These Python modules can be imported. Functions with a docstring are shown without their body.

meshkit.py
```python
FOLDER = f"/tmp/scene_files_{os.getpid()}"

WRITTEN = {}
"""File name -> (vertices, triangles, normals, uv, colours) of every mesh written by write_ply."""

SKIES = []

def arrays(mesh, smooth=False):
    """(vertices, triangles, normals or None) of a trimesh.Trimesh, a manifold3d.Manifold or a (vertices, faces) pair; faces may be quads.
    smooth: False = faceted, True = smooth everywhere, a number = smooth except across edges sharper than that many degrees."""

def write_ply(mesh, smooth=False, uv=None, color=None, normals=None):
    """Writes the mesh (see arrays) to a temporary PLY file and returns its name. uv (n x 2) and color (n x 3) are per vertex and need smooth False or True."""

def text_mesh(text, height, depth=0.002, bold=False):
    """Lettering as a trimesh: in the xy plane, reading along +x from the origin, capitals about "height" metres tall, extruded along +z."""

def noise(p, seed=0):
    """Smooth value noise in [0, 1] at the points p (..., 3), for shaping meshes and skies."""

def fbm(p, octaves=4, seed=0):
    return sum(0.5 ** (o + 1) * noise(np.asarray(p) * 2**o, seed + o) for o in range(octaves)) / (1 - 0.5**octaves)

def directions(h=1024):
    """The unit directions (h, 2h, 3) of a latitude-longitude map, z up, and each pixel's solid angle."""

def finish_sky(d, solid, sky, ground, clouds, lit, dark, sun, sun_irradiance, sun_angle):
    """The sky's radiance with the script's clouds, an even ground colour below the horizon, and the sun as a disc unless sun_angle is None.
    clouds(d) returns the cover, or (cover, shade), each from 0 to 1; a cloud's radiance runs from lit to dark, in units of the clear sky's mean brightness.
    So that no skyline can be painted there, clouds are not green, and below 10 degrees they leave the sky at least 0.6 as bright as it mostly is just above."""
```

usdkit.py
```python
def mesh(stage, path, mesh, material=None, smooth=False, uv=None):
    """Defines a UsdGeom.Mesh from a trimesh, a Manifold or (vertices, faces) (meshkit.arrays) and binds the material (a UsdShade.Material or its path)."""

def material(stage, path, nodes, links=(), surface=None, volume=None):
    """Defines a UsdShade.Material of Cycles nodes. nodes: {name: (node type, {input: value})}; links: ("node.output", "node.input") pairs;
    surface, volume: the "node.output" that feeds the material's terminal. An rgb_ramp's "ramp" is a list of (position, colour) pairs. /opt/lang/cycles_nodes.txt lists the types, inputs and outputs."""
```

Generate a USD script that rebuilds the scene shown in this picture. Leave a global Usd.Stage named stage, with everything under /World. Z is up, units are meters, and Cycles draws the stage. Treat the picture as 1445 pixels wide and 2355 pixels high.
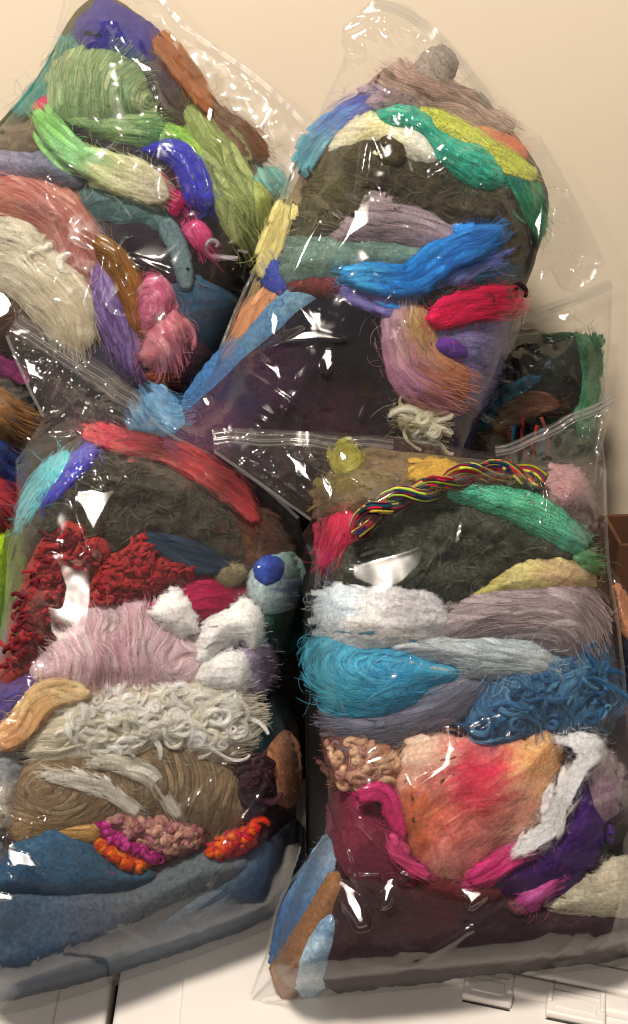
import math, random, numpy as np, trimesh, usdkit, meshkit, shapely
from shapely.geometry import Polygon, LineString
from scipy.spatial import Delaunay, cKDTree
from scipy.ndimage import map_coordinates, gaussian_filter, grey_dilation
from pxr import Usd, UsdGeom, UsdLux, UsdShade, Gf, Sdf, Vt

stage = Usd.Stage.CreateInMemory()
UsdGeom.SetStageUpAxis(stage, 'Z'); UsdGeom.SetStageMetersPerUnit(stage, 1.0)
UsdGeom.Xform.Define(stage, '/World'); UsdGeom.Scope.Define(stage, '/World/Looks')

# ------------------------------------------------------------------ camera
FPX, CX, CY, PITCH, CZ = 2525.0, 722.5, 1177.5, math.radians(25), 0.768
cam = UsdGeom.Camera.Define(stage, '/World/camera')
cam.CreateHorizontalApertureAttr(36.0); cam.CreateVerticalApertureAttr(36.0 * 1024 / 628)
cam.CreateFocalLengthAttr(36.0 * FPX / 1445); cam.CreateClippingRangeAttr(Gf.Vec2f(0.05, 50))
cam.CreateExposureAttr(0.0)
UsdGeom.Xformable(cam).AddTranslateOp().Set(Gf.Vec3d(0, 0, CZ)); UsdGeom.Xformable(cam).AddRotateXOp().Set(90 - math.degrees(PITCH))
CAM = np.array([0, 0, CZ]); FWD = np.array([0, math.cos(PITCH), -math.sin(PITCH)]); UPV = np.array([0, math.sin(PITCH), math.cos(PITCH)]); RGT = np.array([1.0, 0, 0])

# ------------------------------------------------------------------ light: one warm ceiling lamp, soft room light
LAMP = np.array([-0.26, 0.12, CZ + 1.22])
def lin(c): c = np.asarray(c, float) / 255; return np.where(c <= .04045, c / 12.92, ((c + .055) / 1.055) ** 2.4)
lamp = UsdLux.SphereLight.Define(stage, '/World/ceiling_lamp')
lamp.CreateRadiusAttr(0.13); lamp.CreateIntensityAttr(KEY := 285.0); lamp.CreateColorAttr(Gf.Vec3f(1.0, 0.885, 0.765)); lamp.CreateNormalizeAttr(False)
UsdGeom.Xformable(lamp).AddTranslateOp().Set(Gf.Vec3d(*LAMP))
usdkit.material(stage, '/World/Looks/room', {'b': ('background_shader', {'color': (1.0, 0.87, 0.74), 'strength': 0.16})}, surface='b.background')
lamp2 = UsdLux.SphereLight.Define(stage, '/World/table_lamp')        # a small lamp behind the camera: the thin streaks in the film
lamp2.CreateRadiusAttr(0.055); lamp2.CreateIntensityAttr(KEY); lamp2.CreateColorAttr(Gf.Vec3f(1.0, 0.9, 0.79)); lamp2.CreateNormalizeAttr(False)
UsdGeom.Xformable(lamp2).AddTranslateOp().Set(Gf.Vec3d(-0.55, -0.75, CZ + 0.42))
dome = UsdLux.DomeLight.Define(stage, '/World/room_light')
UsdShade.MaterialBindingAPI.Apply(dome.GetPrim()).Bind(UsdShade.Material.Get(stage, '/World/Looks/room'))

# ------------------------------------------------------------------ helpers
used = {}
def numbered(path):
    k = used.get(path, -1) + 1; used[path] = k
    return path if k == 0 else f'{path}_{k:03d}'
def tag(p, label=None, cat=None, group=None, kind=None):
    for k, v in (('label', label), ('category', cat), ('group', group), ('kind', kind)):
        if v: p.SetCustomDataByKey(k, v)
    return p
def thing(name, label, cat, **k):
    x = UsdGeom.Xform.Define(stage, numbered('/World/' + name)); return tag(x.GetPrim(), label, cat, **k)
def obj(name, mesh, mat, parent=None, smooth=False, kind=None, label=None, **pv):
    base = (str(parent.GetPath()) if parent else '/World') + '/' + name
    m = usdkit.mesh(stage, numbered(base), mesh, '/World/Looks/' + mat, smooth=smooth)
    api = UsdGeom.PrimvarsAPI(m)
    if 'fib' in pv and 'edge' not in pv: pv['edge'] = np.ones_like(pv['fib'])
    for k, v in pv.items():
        t = Sdf.ValueTypeNames.Color3fArray if k.startswith('col') else Sdf.ValueTypeNames.Float3Array
        api.CreatePrimvar(k, t, 'vertex').Set(Vt.Vec3fArray.FromNumpy(np.ascontiguousarray(v, np.float32)))
    return tag(m.GetPrim(), label, kind=kind)
def pts(s):
    return np.array([[float(a) for a in w.split(',')] for w in s.split()])
def ray(q):
    q = np.asarray(q, float); return FWD + ((q[..., 0:1] - CX) / FPX) * RGT - ((q[..., 1:2] - CY) / FPX) * UPV
def on_table(px, py, z=0.0):
    d = ray([px, py]); return CAM + d * ((z - CAM[2]) / d[2])
def fbm(p, o=3, seed=0): return meshkit.fbm(p, o, seed)
def n2(q, scale, seed=0, o=2):
    q = np.asarray(q, float); return fbm(np.concatenate([q / scale, np.full(q.shape[:-1] + (1,), seed * 3.17)], -1), o, seed)
def chaikin(p, n=2, closed=True):
    for _ in range(n):
        a, b = (p, np.roll(p, -1, 0)) if closed else (p[:-1], p[1:])
        r = np.empty((len(a) * 2, p.shape[1])); r[0::2] = .75 * a + .25 * b; r[1::2] = .25 * a + .75 * b
        p = r if closed else np.vstack([p[:1], r, p[-1:]])
    return p
def resample(p, step, closed=True):
    if closed: p = np.vstack([p, p[:1]])
    s = np.r_[0, np.cumsum(np.linalg.norm(np.diff(p, axis=0), axis=1))]
    n = max(3, int(round(s[-1] / step))); t = np.linspace(0, s[-1], n + 1)
    if closed: t = t[:-1]
    return np.stack([np.interp(t, s, p[:, k]) for k in range(p.shape[1])], 1)
def sstep(a, b, x): t = np.clip((x - a) / (b - a), 0, 1); return t * t * (3 - 2 * t)

class Bag:
    """A bag's mid-plane (a point, a normal towards the room) and how far its filling swells in front of it."""
    def __init__(s, key, O, n, fill, film, swell, R):
        s.key, s.O, s.n, s.swell, s.R = key, O, n / np.linalg.norm(n), swell, R
        s.fill = chaikin(pts(fill), 2); s.film = pts(film); s.items = []; s.jobs = []
        s.tree = cKDTree(resample(s.fill, 3)); s.fp = Polygon(s.fill).buffer(0)
    def P(s, q, h):
        d = ray(q); t = (np.asarray(h)[..., None] + s.n @ (s.O - CAM)) / (d @ s.n)[..., None]
        return CAM + d * t
    def dome(s, q):
        q = np.asarray(q, float); d = s.tree.query(q.reshape(-1, 2))[0].reshape(q.shape[:-1])
        d = np.where(shapely.contains_xy(s.fp, q[..., 0], q[..., 1]), d, 0)
        x = 1 - np.clip(d / s.R, 0, 1)
        return s.swell * np.sqrt(np.maximum(1 - x * x, 0))
def plane_from_table(p0, p1, lean):
    a, b = on_table(*p0), on_table(*p1); u = (b - a) / np.linalg.norm(b - a)
    f = np.cross(u, [0, 0, 1.0]); f = f if f[1] < 0 else -f
    return a, f * math.cos(math.radians(lean)) + np.array([0, 0, 1.0]) * math.sin(math.radians(lean))
def plane_at(px, py, y, yaw, lean):
    d = ray([px, py]); P = CAM + d * (y / d[1])
    yw, l = math.radians(yaw), math.radians(lean)
    return P, np.array([math.sin(yw) * math.cos(l), -math.cos(yw) * math.cos(l), math.sin(l)])

# ------------------------------------------------------------------ materials
def wool(name, across, along, rough, bump, mixw, fine, sheen=0.0, fleck=None):
    N = {'f': ('attribute', {'attribute': 'fib'}), 'c': ('attribute', {'attribute': 'col'}), 'd': ('attribute', {'attribute': 'colb'}),
         'm': ('mapping', {'scale': (across, along, along)}), 'n': ('noise_texture', {'scale': 1.0, 'detail': 4.0, 'roughness': .65}),
         'r': ('map_range', {'from_min': .5 - mixw, 'from_max': .5 + mixw, 'clamp': True}), 'x': ('mix_color', {}),
         'g': ('geometry', {}), 'k': ('noise_texture', {'scale': fine, 'detail': 3.0, 'roughness': .7}), 'kr': ('map_range', {'from_min': .3, 'from_max': .7, 'to_min': .68, 'to_max': 1.28, 'clamp': True}),
         'v': ('mix_color', {'blend_type': 'multiply', 'fac': 1.0}), 'a': ('math', {'math_type': 'add'}),
         'b': ('bump', {'strength': bump * .6, 'distance': .0016}), 'e': ('attribute', {'attribute': 'edge'}), 'es': ('separate_xyz', {}), 'em': ('math', {'math_type': 'multiply_add', 'value2': 1.45}), 'nv': ('math', {'math_type': 'multiply_add', 'value2': -1.8}), 'nk': ('math', {'math_type': 'multiply', 'value2': -.55}), 'al': ('math', {'math_type': 'multiply_add', 'value2': 2.6, 'value3': 1.45, 'use_clamp': True}), 'tr': ('transparent_bsdf', {}), 'mx': ('mix_closure', {}),
         'p': ('principled_bsdf', {'roughness': rough, 'specular_ior_level': .12, 'sheen_weight': sheen * .12, 'sheen_roughness': .5, 'subsurface_weight': .45 if name in ('batt', 'roving', 'silk') else 0.0, 'subsurface_scale': .0035, 'subsurface_radius': (1.0, .8, .7)})}
    K = [('f.vector', 'm.vector'), ('m.vector', 'n.vector'), ('n.fac', 'r.value'), ('r.result', 'x.fac'), ('c.color', 'x.a'), ('d.color', 'x.b'),
         ('g.position', 'k.vector'), ('k.fac', 'kr.value'), ('x.result', 'v.a'), ('kr.result', 'v.b'), ('n.fac', 'a.value1'), ('k.fac', 'a.value2'), ('a.value', 'b.height'), ('b.normal', 'p.normal'), ('v.result', 'p.base_color'),
         ('e.vector', 'es.vector'), ('k.fac', 'nk.value1'), ('n.fac', 'nv.value1'), ('nk.value', 'nv.value3'), ('es.x', 'em.value1'), ('nv.value', 'em.value3'), ('em.value', 'al.value1'), ('al.value', 'mx.fac'), ('tr.BSDF', 'mx.closure1'), ('p.BSDF', 'mx.closure2')]
    if fleck:
        N |= {'vo': ('voronoi_texture', {'scale': fleck}), 'sc': ('separate_color', {}), 'gt': ('math', {'math_type': 'greater_than', 'value2': .80}),
              'w': ('mix_color', {'b': (.9, .95, 1.0)}), 'hf': ('math', {'math_type': 'multiply', 'value2': .45}), 'ro': ('map_range', {'to_min': rough, 'to_max': .22}), 'b2': ('bump', {'strength': .9, 'distance': .002})}
        K = [k for k in K if k[1] not in ('p.base_color', 'p.normal')]
        K += [('g.position', 'vo.vector'), ('vo.color', 'sc.color'), ('sc.r', 'gt.value1'), ('gt.value', 'hf.value1'), ('hf.value', 'w.fac'), ('v.result', 'w.a'), ('w.result', 'p.base_color'), ('gt.value', 'p.metallic'),
              ('gt.value', 'ro.value'), ('ro.result', 'p.roughness'), ('sc.g', 'b2.height'), ('b.normal', 'b2.normal'), ('b2.normal', 'p.normal')]
    usdkit.material(stage, '/World/Looks/' + name, N, K, surface='mx.closure')
wool('roving', 4.5, .30, .75, .55, .16, 420, .15)
wool('silk', 5.5, .22, .42, .5, .14, 500, .1)
wool('batt', 1.6, .8, .9, .6, .2, 330, .3)
wool('felt', 1.6, 1.2, .95, .6, .2, 300, .35)
wool('boucle', 3.5, 2.6, .8, 1.0, .2, 520, .2)
wool('sparkle', 5, .5, .6, .5, .16, 500, .1, fleck=900)
usdkit.material(stage, '/World/Looks/fibre', {'c': ('attribute', {'attribute': 'col'}), 'p': ('principled_bsdf', {'roughness': .7, 'specular_ior_level': .12})}, [('c.color', 'p.base_color')], surface='p.BSDF')
usdkit.material(stage, '/World/Looks/shiny_fibre', {'c': ('attribute', {'attribute': 'col'}), 'p': ('principled_bsdf', {'roughness': .38, 'specular_ior_level': .4})}, [('c.color', 'p.base_color')], surface='p.BSDF')
def film_mat(name, rough, haze, f0, tint=(.985, .985, .98)):
    usdkit.material(stage, '/World/Looks/' + name, {
        't': ('transparent_bsdf', {'color': tint}), 'g': ('glossy_bsdf', {'roughness': rough, 'distribution': 'beckmann', 'color': (1, 1, 1)}), 'd': ('diffuse_bsdf', {'color': (.75, .75, .75)}), 'l': ('translucent_bsdf', {'color': (.75, .75, .75)}),
        'g2': ('glossy_bsdf', {'roughness': .24, 'distribution': 'beckmann', 'color': (1, 1, 1)}), 'gm': ('mix_closure', {'fac': .38}), 'w': ('layer_weight', {'blend': .5}), 'p': ('math', {'math_type': 'power', 'value2': 4.5}), 'm': ('math', {'math_type': 'multiply_add', 'value2': .42, 'value3': f0}),
        'x': ('mix_closure', {}), 'h': ('mix_closure', {'fac': .5}), 'y': ('mix_closure', {'fac': haze})},
        [('w.facing', 'p.value1'), ('p.value', 'm.value1'), ('m.value', 'x.fac'), ('t.BSDF', 'x.closure1'), ('g.BSDF', 'gm.closure1'), ('g2.BSDF', 'gm.closure2'), ('gm.closure', 'x.closure2'), ('d.BSDF', 'h.closure1'), ('l.BSDF', 'h.closure2'), ('x.closure', 'y.closure1'), ('h.closure', 'y.closure2')], surface='y.closure')
film_mat('film', .075, .015, .05); film_mat('seam_film', .13, .11, .07); film_mat('zip_film', .12, .03, .06)
def plain(name, c, rough=.6, scale=40, amt=.06, bump=.05, bscale=300):
    c = lin(c); usdkit.material(stage, '/World/Looks/' + name, {
        'g': ('geometry', {}), 'n': ('noise_texture', {'scale': scale, 'detail': 5.0}), 'r': ('rgb_ramp', {'ramp': [(.3, tuple(c * (1 - amt))), (.7, tuple(c * (1 + amt)))]}),
        'k': ('noise_texture', {'scale': bscale, 'detail': 3.0}), 'b': ('bump', {'strength': bump * .6, 'distance': .001}), 'p': ('principled_bsdf', {'roughness': rough})},
        [('g.position', 'n.vector'), ('g.position', 'k.vector'), ('n.fac', 'r.fac'), ('k.fac', 'b.height'), ('b.normal', 'p.normal'), ('r.color', 'p.base_color')], surface='p.BSDF')
plain('wall_paint', (208, 195, 175), .85, 3, .025, .16, 160)
plain('lid_plastic', (226, 221, 216), .38, 6, .015, .12, 500)
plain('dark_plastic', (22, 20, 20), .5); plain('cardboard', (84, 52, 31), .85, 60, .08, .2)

# ------------------------------------------------------------------ wool pieces
GAIN = .84 / np.array([1.0, .925, .86])                       # from the look of lit wool to its own colour
def albedo(c): return np.clip(lin(c) ** 1.12 * GAIN, .003, .88)
def tint(q, cols, seed, blur=26, L=None):
    """Dye at the points: one colour, or colours that run into each other around the given spots."""
    if not isinstance(cols, list): return np.tile(albedo(cols), (len(q), 1))
    w = q + (np.stack([n2(q, 60, seed + 5), n2(q, 60, seed + 9)], 1) - .5) * blur * 2
    if L is not None:                                      # dyes meet in streaks that run with the fibre
        f = L.flow(q); gx = L.flow(q + [2, 0])[:, 0] - f[:, 0]; gy = L.flow(q + [0, 2])[:, 0] - f[:, 0]; g = np.hypot(gx, gy)[:, None] + 1e-6; sk = fbm(np.stack([f[:, 0] / 9, f[:, 1] / 160, f[:, 2] / 160 + seed], 1), 3, seed) - .5
        w = w + np.stack([gy, -gx], 1) / g * sk[:, None] * 110
    P = np.array([c[:2] for c in cols], float); C = np.array([albedo(c[2]) for c in cols])
    d = np.linalg.norm(w[:, None] - P[None], axis=2) + 6; k = d ** -3.2
    return (k / k.sum(1, keepdims=True)) @ C
def flow_field(flow, seed):
    """Coordinates across (t) and along (two numbers) the fibres."""
    if flow[0] == 'a':
        a = math.radians(flow[1]); w = flow[2] if len(flow) > 2 else 22
        def f(q):
            x, y = q[..., 0] * math.cos(a) + q[..., 1] * math.sin(a), -q[..., 0] * math.sin(a) + q[..., 1] * math.cos(a)
            return np.stack([y + w * 2 * (n2(q, 95, seed) - .5), x, 0 * x], -1)
    elif flow[0] == 's':
        c = np.array(flow[1:3], float); asp = flow[3] if len(flow) > 3 else 1.0
        def f(q):
            v = (q - c) * [1, asp]; r = np.hypot(v[..., 0], v[..., 1]) + 1e-6
            return np.stack([r + 24 * (n2(q, 80, seed) - .5), v[..., 0] / r * 60, v[..., 1] / r * 60], -1)
    else:
        line = resample(chaikin(pts(flow[1]) if isinstance(flow[1], str) else flow[1], 3, False), 4, False); tr = cKDTree(line)
        tan = np.gradient(line, axis=0); tan /= np.linalg.norm(tan, axis=1, keepdims=True)
        def f(q):
            sh = q.shape[:-1]; v = q.reshape(-1, 2); i = tr.query(v)[1]; e = v - line[i]
            t = tan[i, 0] * e[:, 1] - tan[i, 1] * e[:, 0]; s = i * 4.0 + (e * tan[i]).sum(1)
            return np.stack([t + 12 * (n2(v, 70, seed) - .5), s, 0 * s], -1).reshape(sh + (3,))
    return f
def rope_poly(spine, widths):
    p = resample(chaikin(pts(spine), 3, False), 8, False); u = np.linspace(0, 1, len(p)); w = np.interp(u, np.linspace(0, 1, len(widths)), widths) / 2 * (.78 + .44 * n2(p, 45, len(used))) * (.6 + .4 * np.clip(np.minimum(u, 1 - u) / .12, 0, 1))
    g = shapely.union_all([shapely.Point(*a).buffer(max(r, 5)) for a, r in zip(p, w)]).buffer(2).simplify(1)
    return np.array(max(getattr(g, 'geoms', [g]), key=lambda x: x.area).exterior.coords)[:-1]

class Lump:
    count = 0
    def __init__(s, bag, poly, lift, T, R, flow, amp, wl, seed, lump=.25, bil=(0, 30), soft=.5):
        s.bil, s.bwl, s.soft = bil[0] * .01, bil[1], soft
        s.bag, s.lift, s.T, s.R, s.amp, s.wl, s.seed, s.lumpy = bag, lift * .01, T * .01, R, amp * .01, wl, seed, lump
        s.poly = poly; s.sh = Polygon(poly).buffer(0); s.sh = max(getattr(s.sh, 'geoms', [s.sh]), key=lambda g: g.area); s.poly = np.array(s.sh.exterior.coords)[:-1]
        s.tree = cKDTree(resample(s.poly, 2)); s.flow = flow_field(flow, seed)
    def prof(s, q):
        d = s.tree.query(q)[0]; ins = shapely.contains_xy(s.sh, q[:, 0], q[:, 1]); d = np.where(ins, d, 0)
        x = 1 - np.clip(d / s.R, 0, 1); return np.maximum(1 - x * x, 0) ** s.soft, ins
    def h(s, q, base=None):
        p, ins = s.prof(q); f = s.flow(q); b = s.bag.dome(q) if base is None else base
        st = fbm(np.stack([f[:, 0] / s.wl, f[:, 1] / (s.wl * 8), f[:, 2] / (s.wl * 8) + s.seed], 1), 3, s.seed)
        big = n2(q, 70, s.seed + 3)
        e = s.amp * 2 * (st - .5)
        if s.bil: c = n2(q + 20 * n2(q, 50, s.seed + 8)[:, None], s.bwl, s.seed + 6, 4); e = e + s.bil * 3.0 * (c - .5)
        return b + s.lift * (.34 + .34 * p) + p * (s.T * (1 + s.lumpy * 2 * (big - .5)) + e) + (p - 1) * .004, ins
def tri_mesh(poly, step, seed, jit=.25):
    rng = np.random.default_rng(seed); B = resample(poly, step); x0, y0 = poly.min(0); x1, y1 = poly.max(0)
    X, Y = np.meshgrid(np.arange(x0, x1, step), np.arange(y0, y1, step * .87)); X[1::2] += step / 2
    q = np.stack([X.ravel(), Y.ravel()], 1); q += rng.uniform(-jit, jit, q.shape) * step
    pg = Polygon(poly).buffer(0); q = q[shapely.contains_xy(pg, q[:, 0], q[:, 1])]; q = q[cKDTree(B).query(q)[0] > step * .55]
    Q = np.vstack([B, q]); T = Delaunay(Q).simplices; c = Q[T].mean(1); T = T[shapely.contains_xy(pg, c[:, 0], c[:, 1])]
    a = np.cross(Q[T[:, 1]] - Q[T[:, 0]], Q[T[:, 2]] - Q[T[:, 0]]); T = T[np.abs(a) > 1e-3]; a = a[np.abs(a) > 1e-3]
    T[a > 0] = T[a > 0][:, ::-1]                     # y runs down: this winding faces the room
    return Q, T, len(B)
def jagged(poly, amt, seed, step=7):
    p = resample(chaikin(poly, 2), step); t = np.roll(p, -1, 0) - np.roll(p, 1, 0); n = np.stack([t[:, 1], -t[:, 0]], 1) / (np.linalg.norm(t, axis=1, keepdims=True) + 1e-9)
    return p + n * ((n2(p, 34, seed) - .5) * 2 * amt + (n2(p, 11, seed + 1) - .5) * amt)[:, None]

STYLE = {  # material, strand height amp (cm), strand wavelength px, raggedness, fibres per 1000 px2, fuzz share, fibre length px, fibre radius mm, billow (cm, px), edge softness, fringe per px
    'roving': ('roving', .12, 13, 6, 22, .22, 85, .085, (.16, 55), .85, .07), 'silk': ('silk', .16, 12, 5, 26, .10, 110, .085, (.16, 60), .75, .05), 'batt': ('batt', .10, 30, 10, 20, .7, 34, .065, (.26, 50), 1.0, .4),
    'felt': ('felt', .06, 50, 4, 16, .95, 20, .06, (.06, 60), .8, .25), 'boucle': ('boucle', .25, 11, 8, 8, .8, 18, .14, (.34, 20), .8, .3), 'sparkle': ('sparkle', .22, 14, 4, 14, .25, 55, .10, (.15, 40), .85, .3)}
FIB_N = [0]
def fibres(bag, L, parent, cols, colb, seed, dens, fuzz, length, rad, shiny, fringe, combed):
    """Loose fibres: along the flow of the tuft, standing off it, and straying over its edge onto what lies beside it."""
    rng = np.random.default_rng(seed + 77); n = int(L.sh.area / 1000 * dens); x0, y0, x1, y1 = L.sh.bounds
    q = rng.uniform([x0, y0], [x1, y1], (int(n * (x1 - x0) * (y1 - y0) / L.sh.area * 1.2) + 20, 2)); q = q[shapely.contains_xy(L.sh, q[:, 0], q[:, 1])][:n]
    E = resample(L.poly, 1 / fringe); tn = np.roll(E, -1, 0) - np.roll(E, 1, 0); out = np.arctan2(tn[:, 1], tn[:, 0]) + np.pi / 2 * (-1 if Polygon(L.poly).exterior.is_ccw else 1)
    isf = np.r_[np.zeros(len(q), bool), np.ones(len(E), bool)]; ang = np.r_[np.zeros(len(q)), out]; q = np.vstack([q, E - 5 * np.stack([np.cos(out), np.sin(out)], 1) + rng.normal(0, 3, E.shape)])
    h0 = L.h(q)[0]; keep = shapely.contains_xy(BIG, q[:, 0], q[:, 1]) & (h0 > bag.over(q) - np.where(isf, .004, .002)); keep &= ~(isf & (bag.tree.query(q)[0] < 26)); q, isf, ang = q[keep], isf[keep], ang[keep]; n = len(q)
    if n < 4: return
    K = 7; fz = (rng.random(n) < fuzz) & ~isf; ln = length * rng.uniform(.45, 1.2, n) * np.where(fz, .6, 1); ln = np.where(isf, rng.gamma(2.0, 4.5, n) + 4, ln); path = [q]; sgn = rng.choice([-1, 1], n)
    spin = rng.normal(0, 1, n) * np.where(fz, 1.0, .12); cur = rng.normal(0, 1, n) * np.where(isf, .5, np.where(fz, .3, .03)); out_ = ang; ang = ang + rng.normal(0, 1.0, n); dv = rng.normal(0, .35, n)
    if combed: ln = np.where(isf, ln * rng.uniform(1.0, 3.0, n), ln); cur = np.where(isf, cur * .7, cur)
    for k in range(K - 1):
        e = 2.0; t0 = L.flow(q)[:, 0]; gx = L.flow(q + [e, 0])[:, 0] - t0; gy = L.flow(q + [0, e])[:, 0] - t0
        fa = np.arctan2(gx, -gy); fa2 = np.where(np.cos(fa - out_) < 0, fa + np.pi, fa); a = np.where(isf, (fa2 + dv if combed else ang), fa + spin) + cur * k; q = q + np.stack([np.cos(a), np.sin(a)], 1) * (np.where(isf, 1, sgn) * ln / (K - 1))[:, None]; path.append(q)
    path = np.stack(path, 1); flat = path.reshape(-1, 2); h, ins = L.h(flat); h = np.where(ins, h, bag.over(flat)).reshape(n, K); ins = ins.reshape(n, K)
    alive = np.cumprod(np.c_[ins[:, :1] | True, ins[:, :-1] | fz[:, None] | isf[:, None]], 1) > 0
    for k in range(1, K):                                  # a combed fibre that leaves its tuft ends there
        dead = ~alive[:, k]; path[dead, k] = path[dead, k - 1] + rng.normal(0, .4, (dead.sum(), 2)); h[dead, k] = h[dead, k - 1]
    h = np.maximum(h, h[:, :1] - .005); u = np.linspace(0, 1, K)
    h = h + .0002 + np.where((fz | isf)[:, None], rng.uniform(.0002, .0024, n)[:, None] * np.sin(np.pi * np.clip(u * 1.1, 0, 1)) + .0002, rng.uniform(0, .0008, n)[:, None] * np.sin(np.pi * u) + .0001)
    P = L.bag.P(path, h); C = tint(path[:, 0], cols, seed, L=L); Cb = tint(path[:, 0], colb, seed, L=L) if colb is not None else C * 1.25
    c = C + (Cb - C) * (rng.random((n, 1)) ** 1.5); c = np.clip(c * rng.uniform(.82, 1.2, (n, 1)), .003, .88)
    b = UsdGeom.BasisCurves.Define(stage, str(parent.GetPath()) + '/fibres'); b.CreateTypeAttr('linear')
    b.CreatePointsAttr(Vt.Vec3fArray.FromNumpy(P.reshape(-1, 3).astype(np.float32))); b.CreateCurveVertexCountsAttr(Vt.IntArray.FromNumpy(np.full(n, K, np.int32)))
    w = np.tile(rad * .002 * np.array([.7, 1, 1, 1, 1, .9, .35]), n) * np.repeat(rng.uniform(.6, 1.3, n) * np.where(isf, .5, 1), K)
    b.CreateWidthsAttr(Vt.FloatArray.FromNumpy(w.astype(np.float32))); b.SetWidthsInterpolation('vertex')
    UsdGeom.PrimvarsAPI(b).CreatePrimvar('col', Sdf.ValueTypeNames.Color3fArray, 'vertex').Set(Vt.Vec3fArray.FromNumpy(np.repeat(c, K, 0).astype(np.float32)))
    UsdShade.MaterialBindingAPI.Apply(b.GetPrim()).Bind(UsdShade.Material.Get(stage, '/World/Looks/' + ('shiny_fibre' if shiny else 'fibre')))
    tag(b.GetPrim(), kind='stuff'); FIB_N[0] += n
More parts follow.
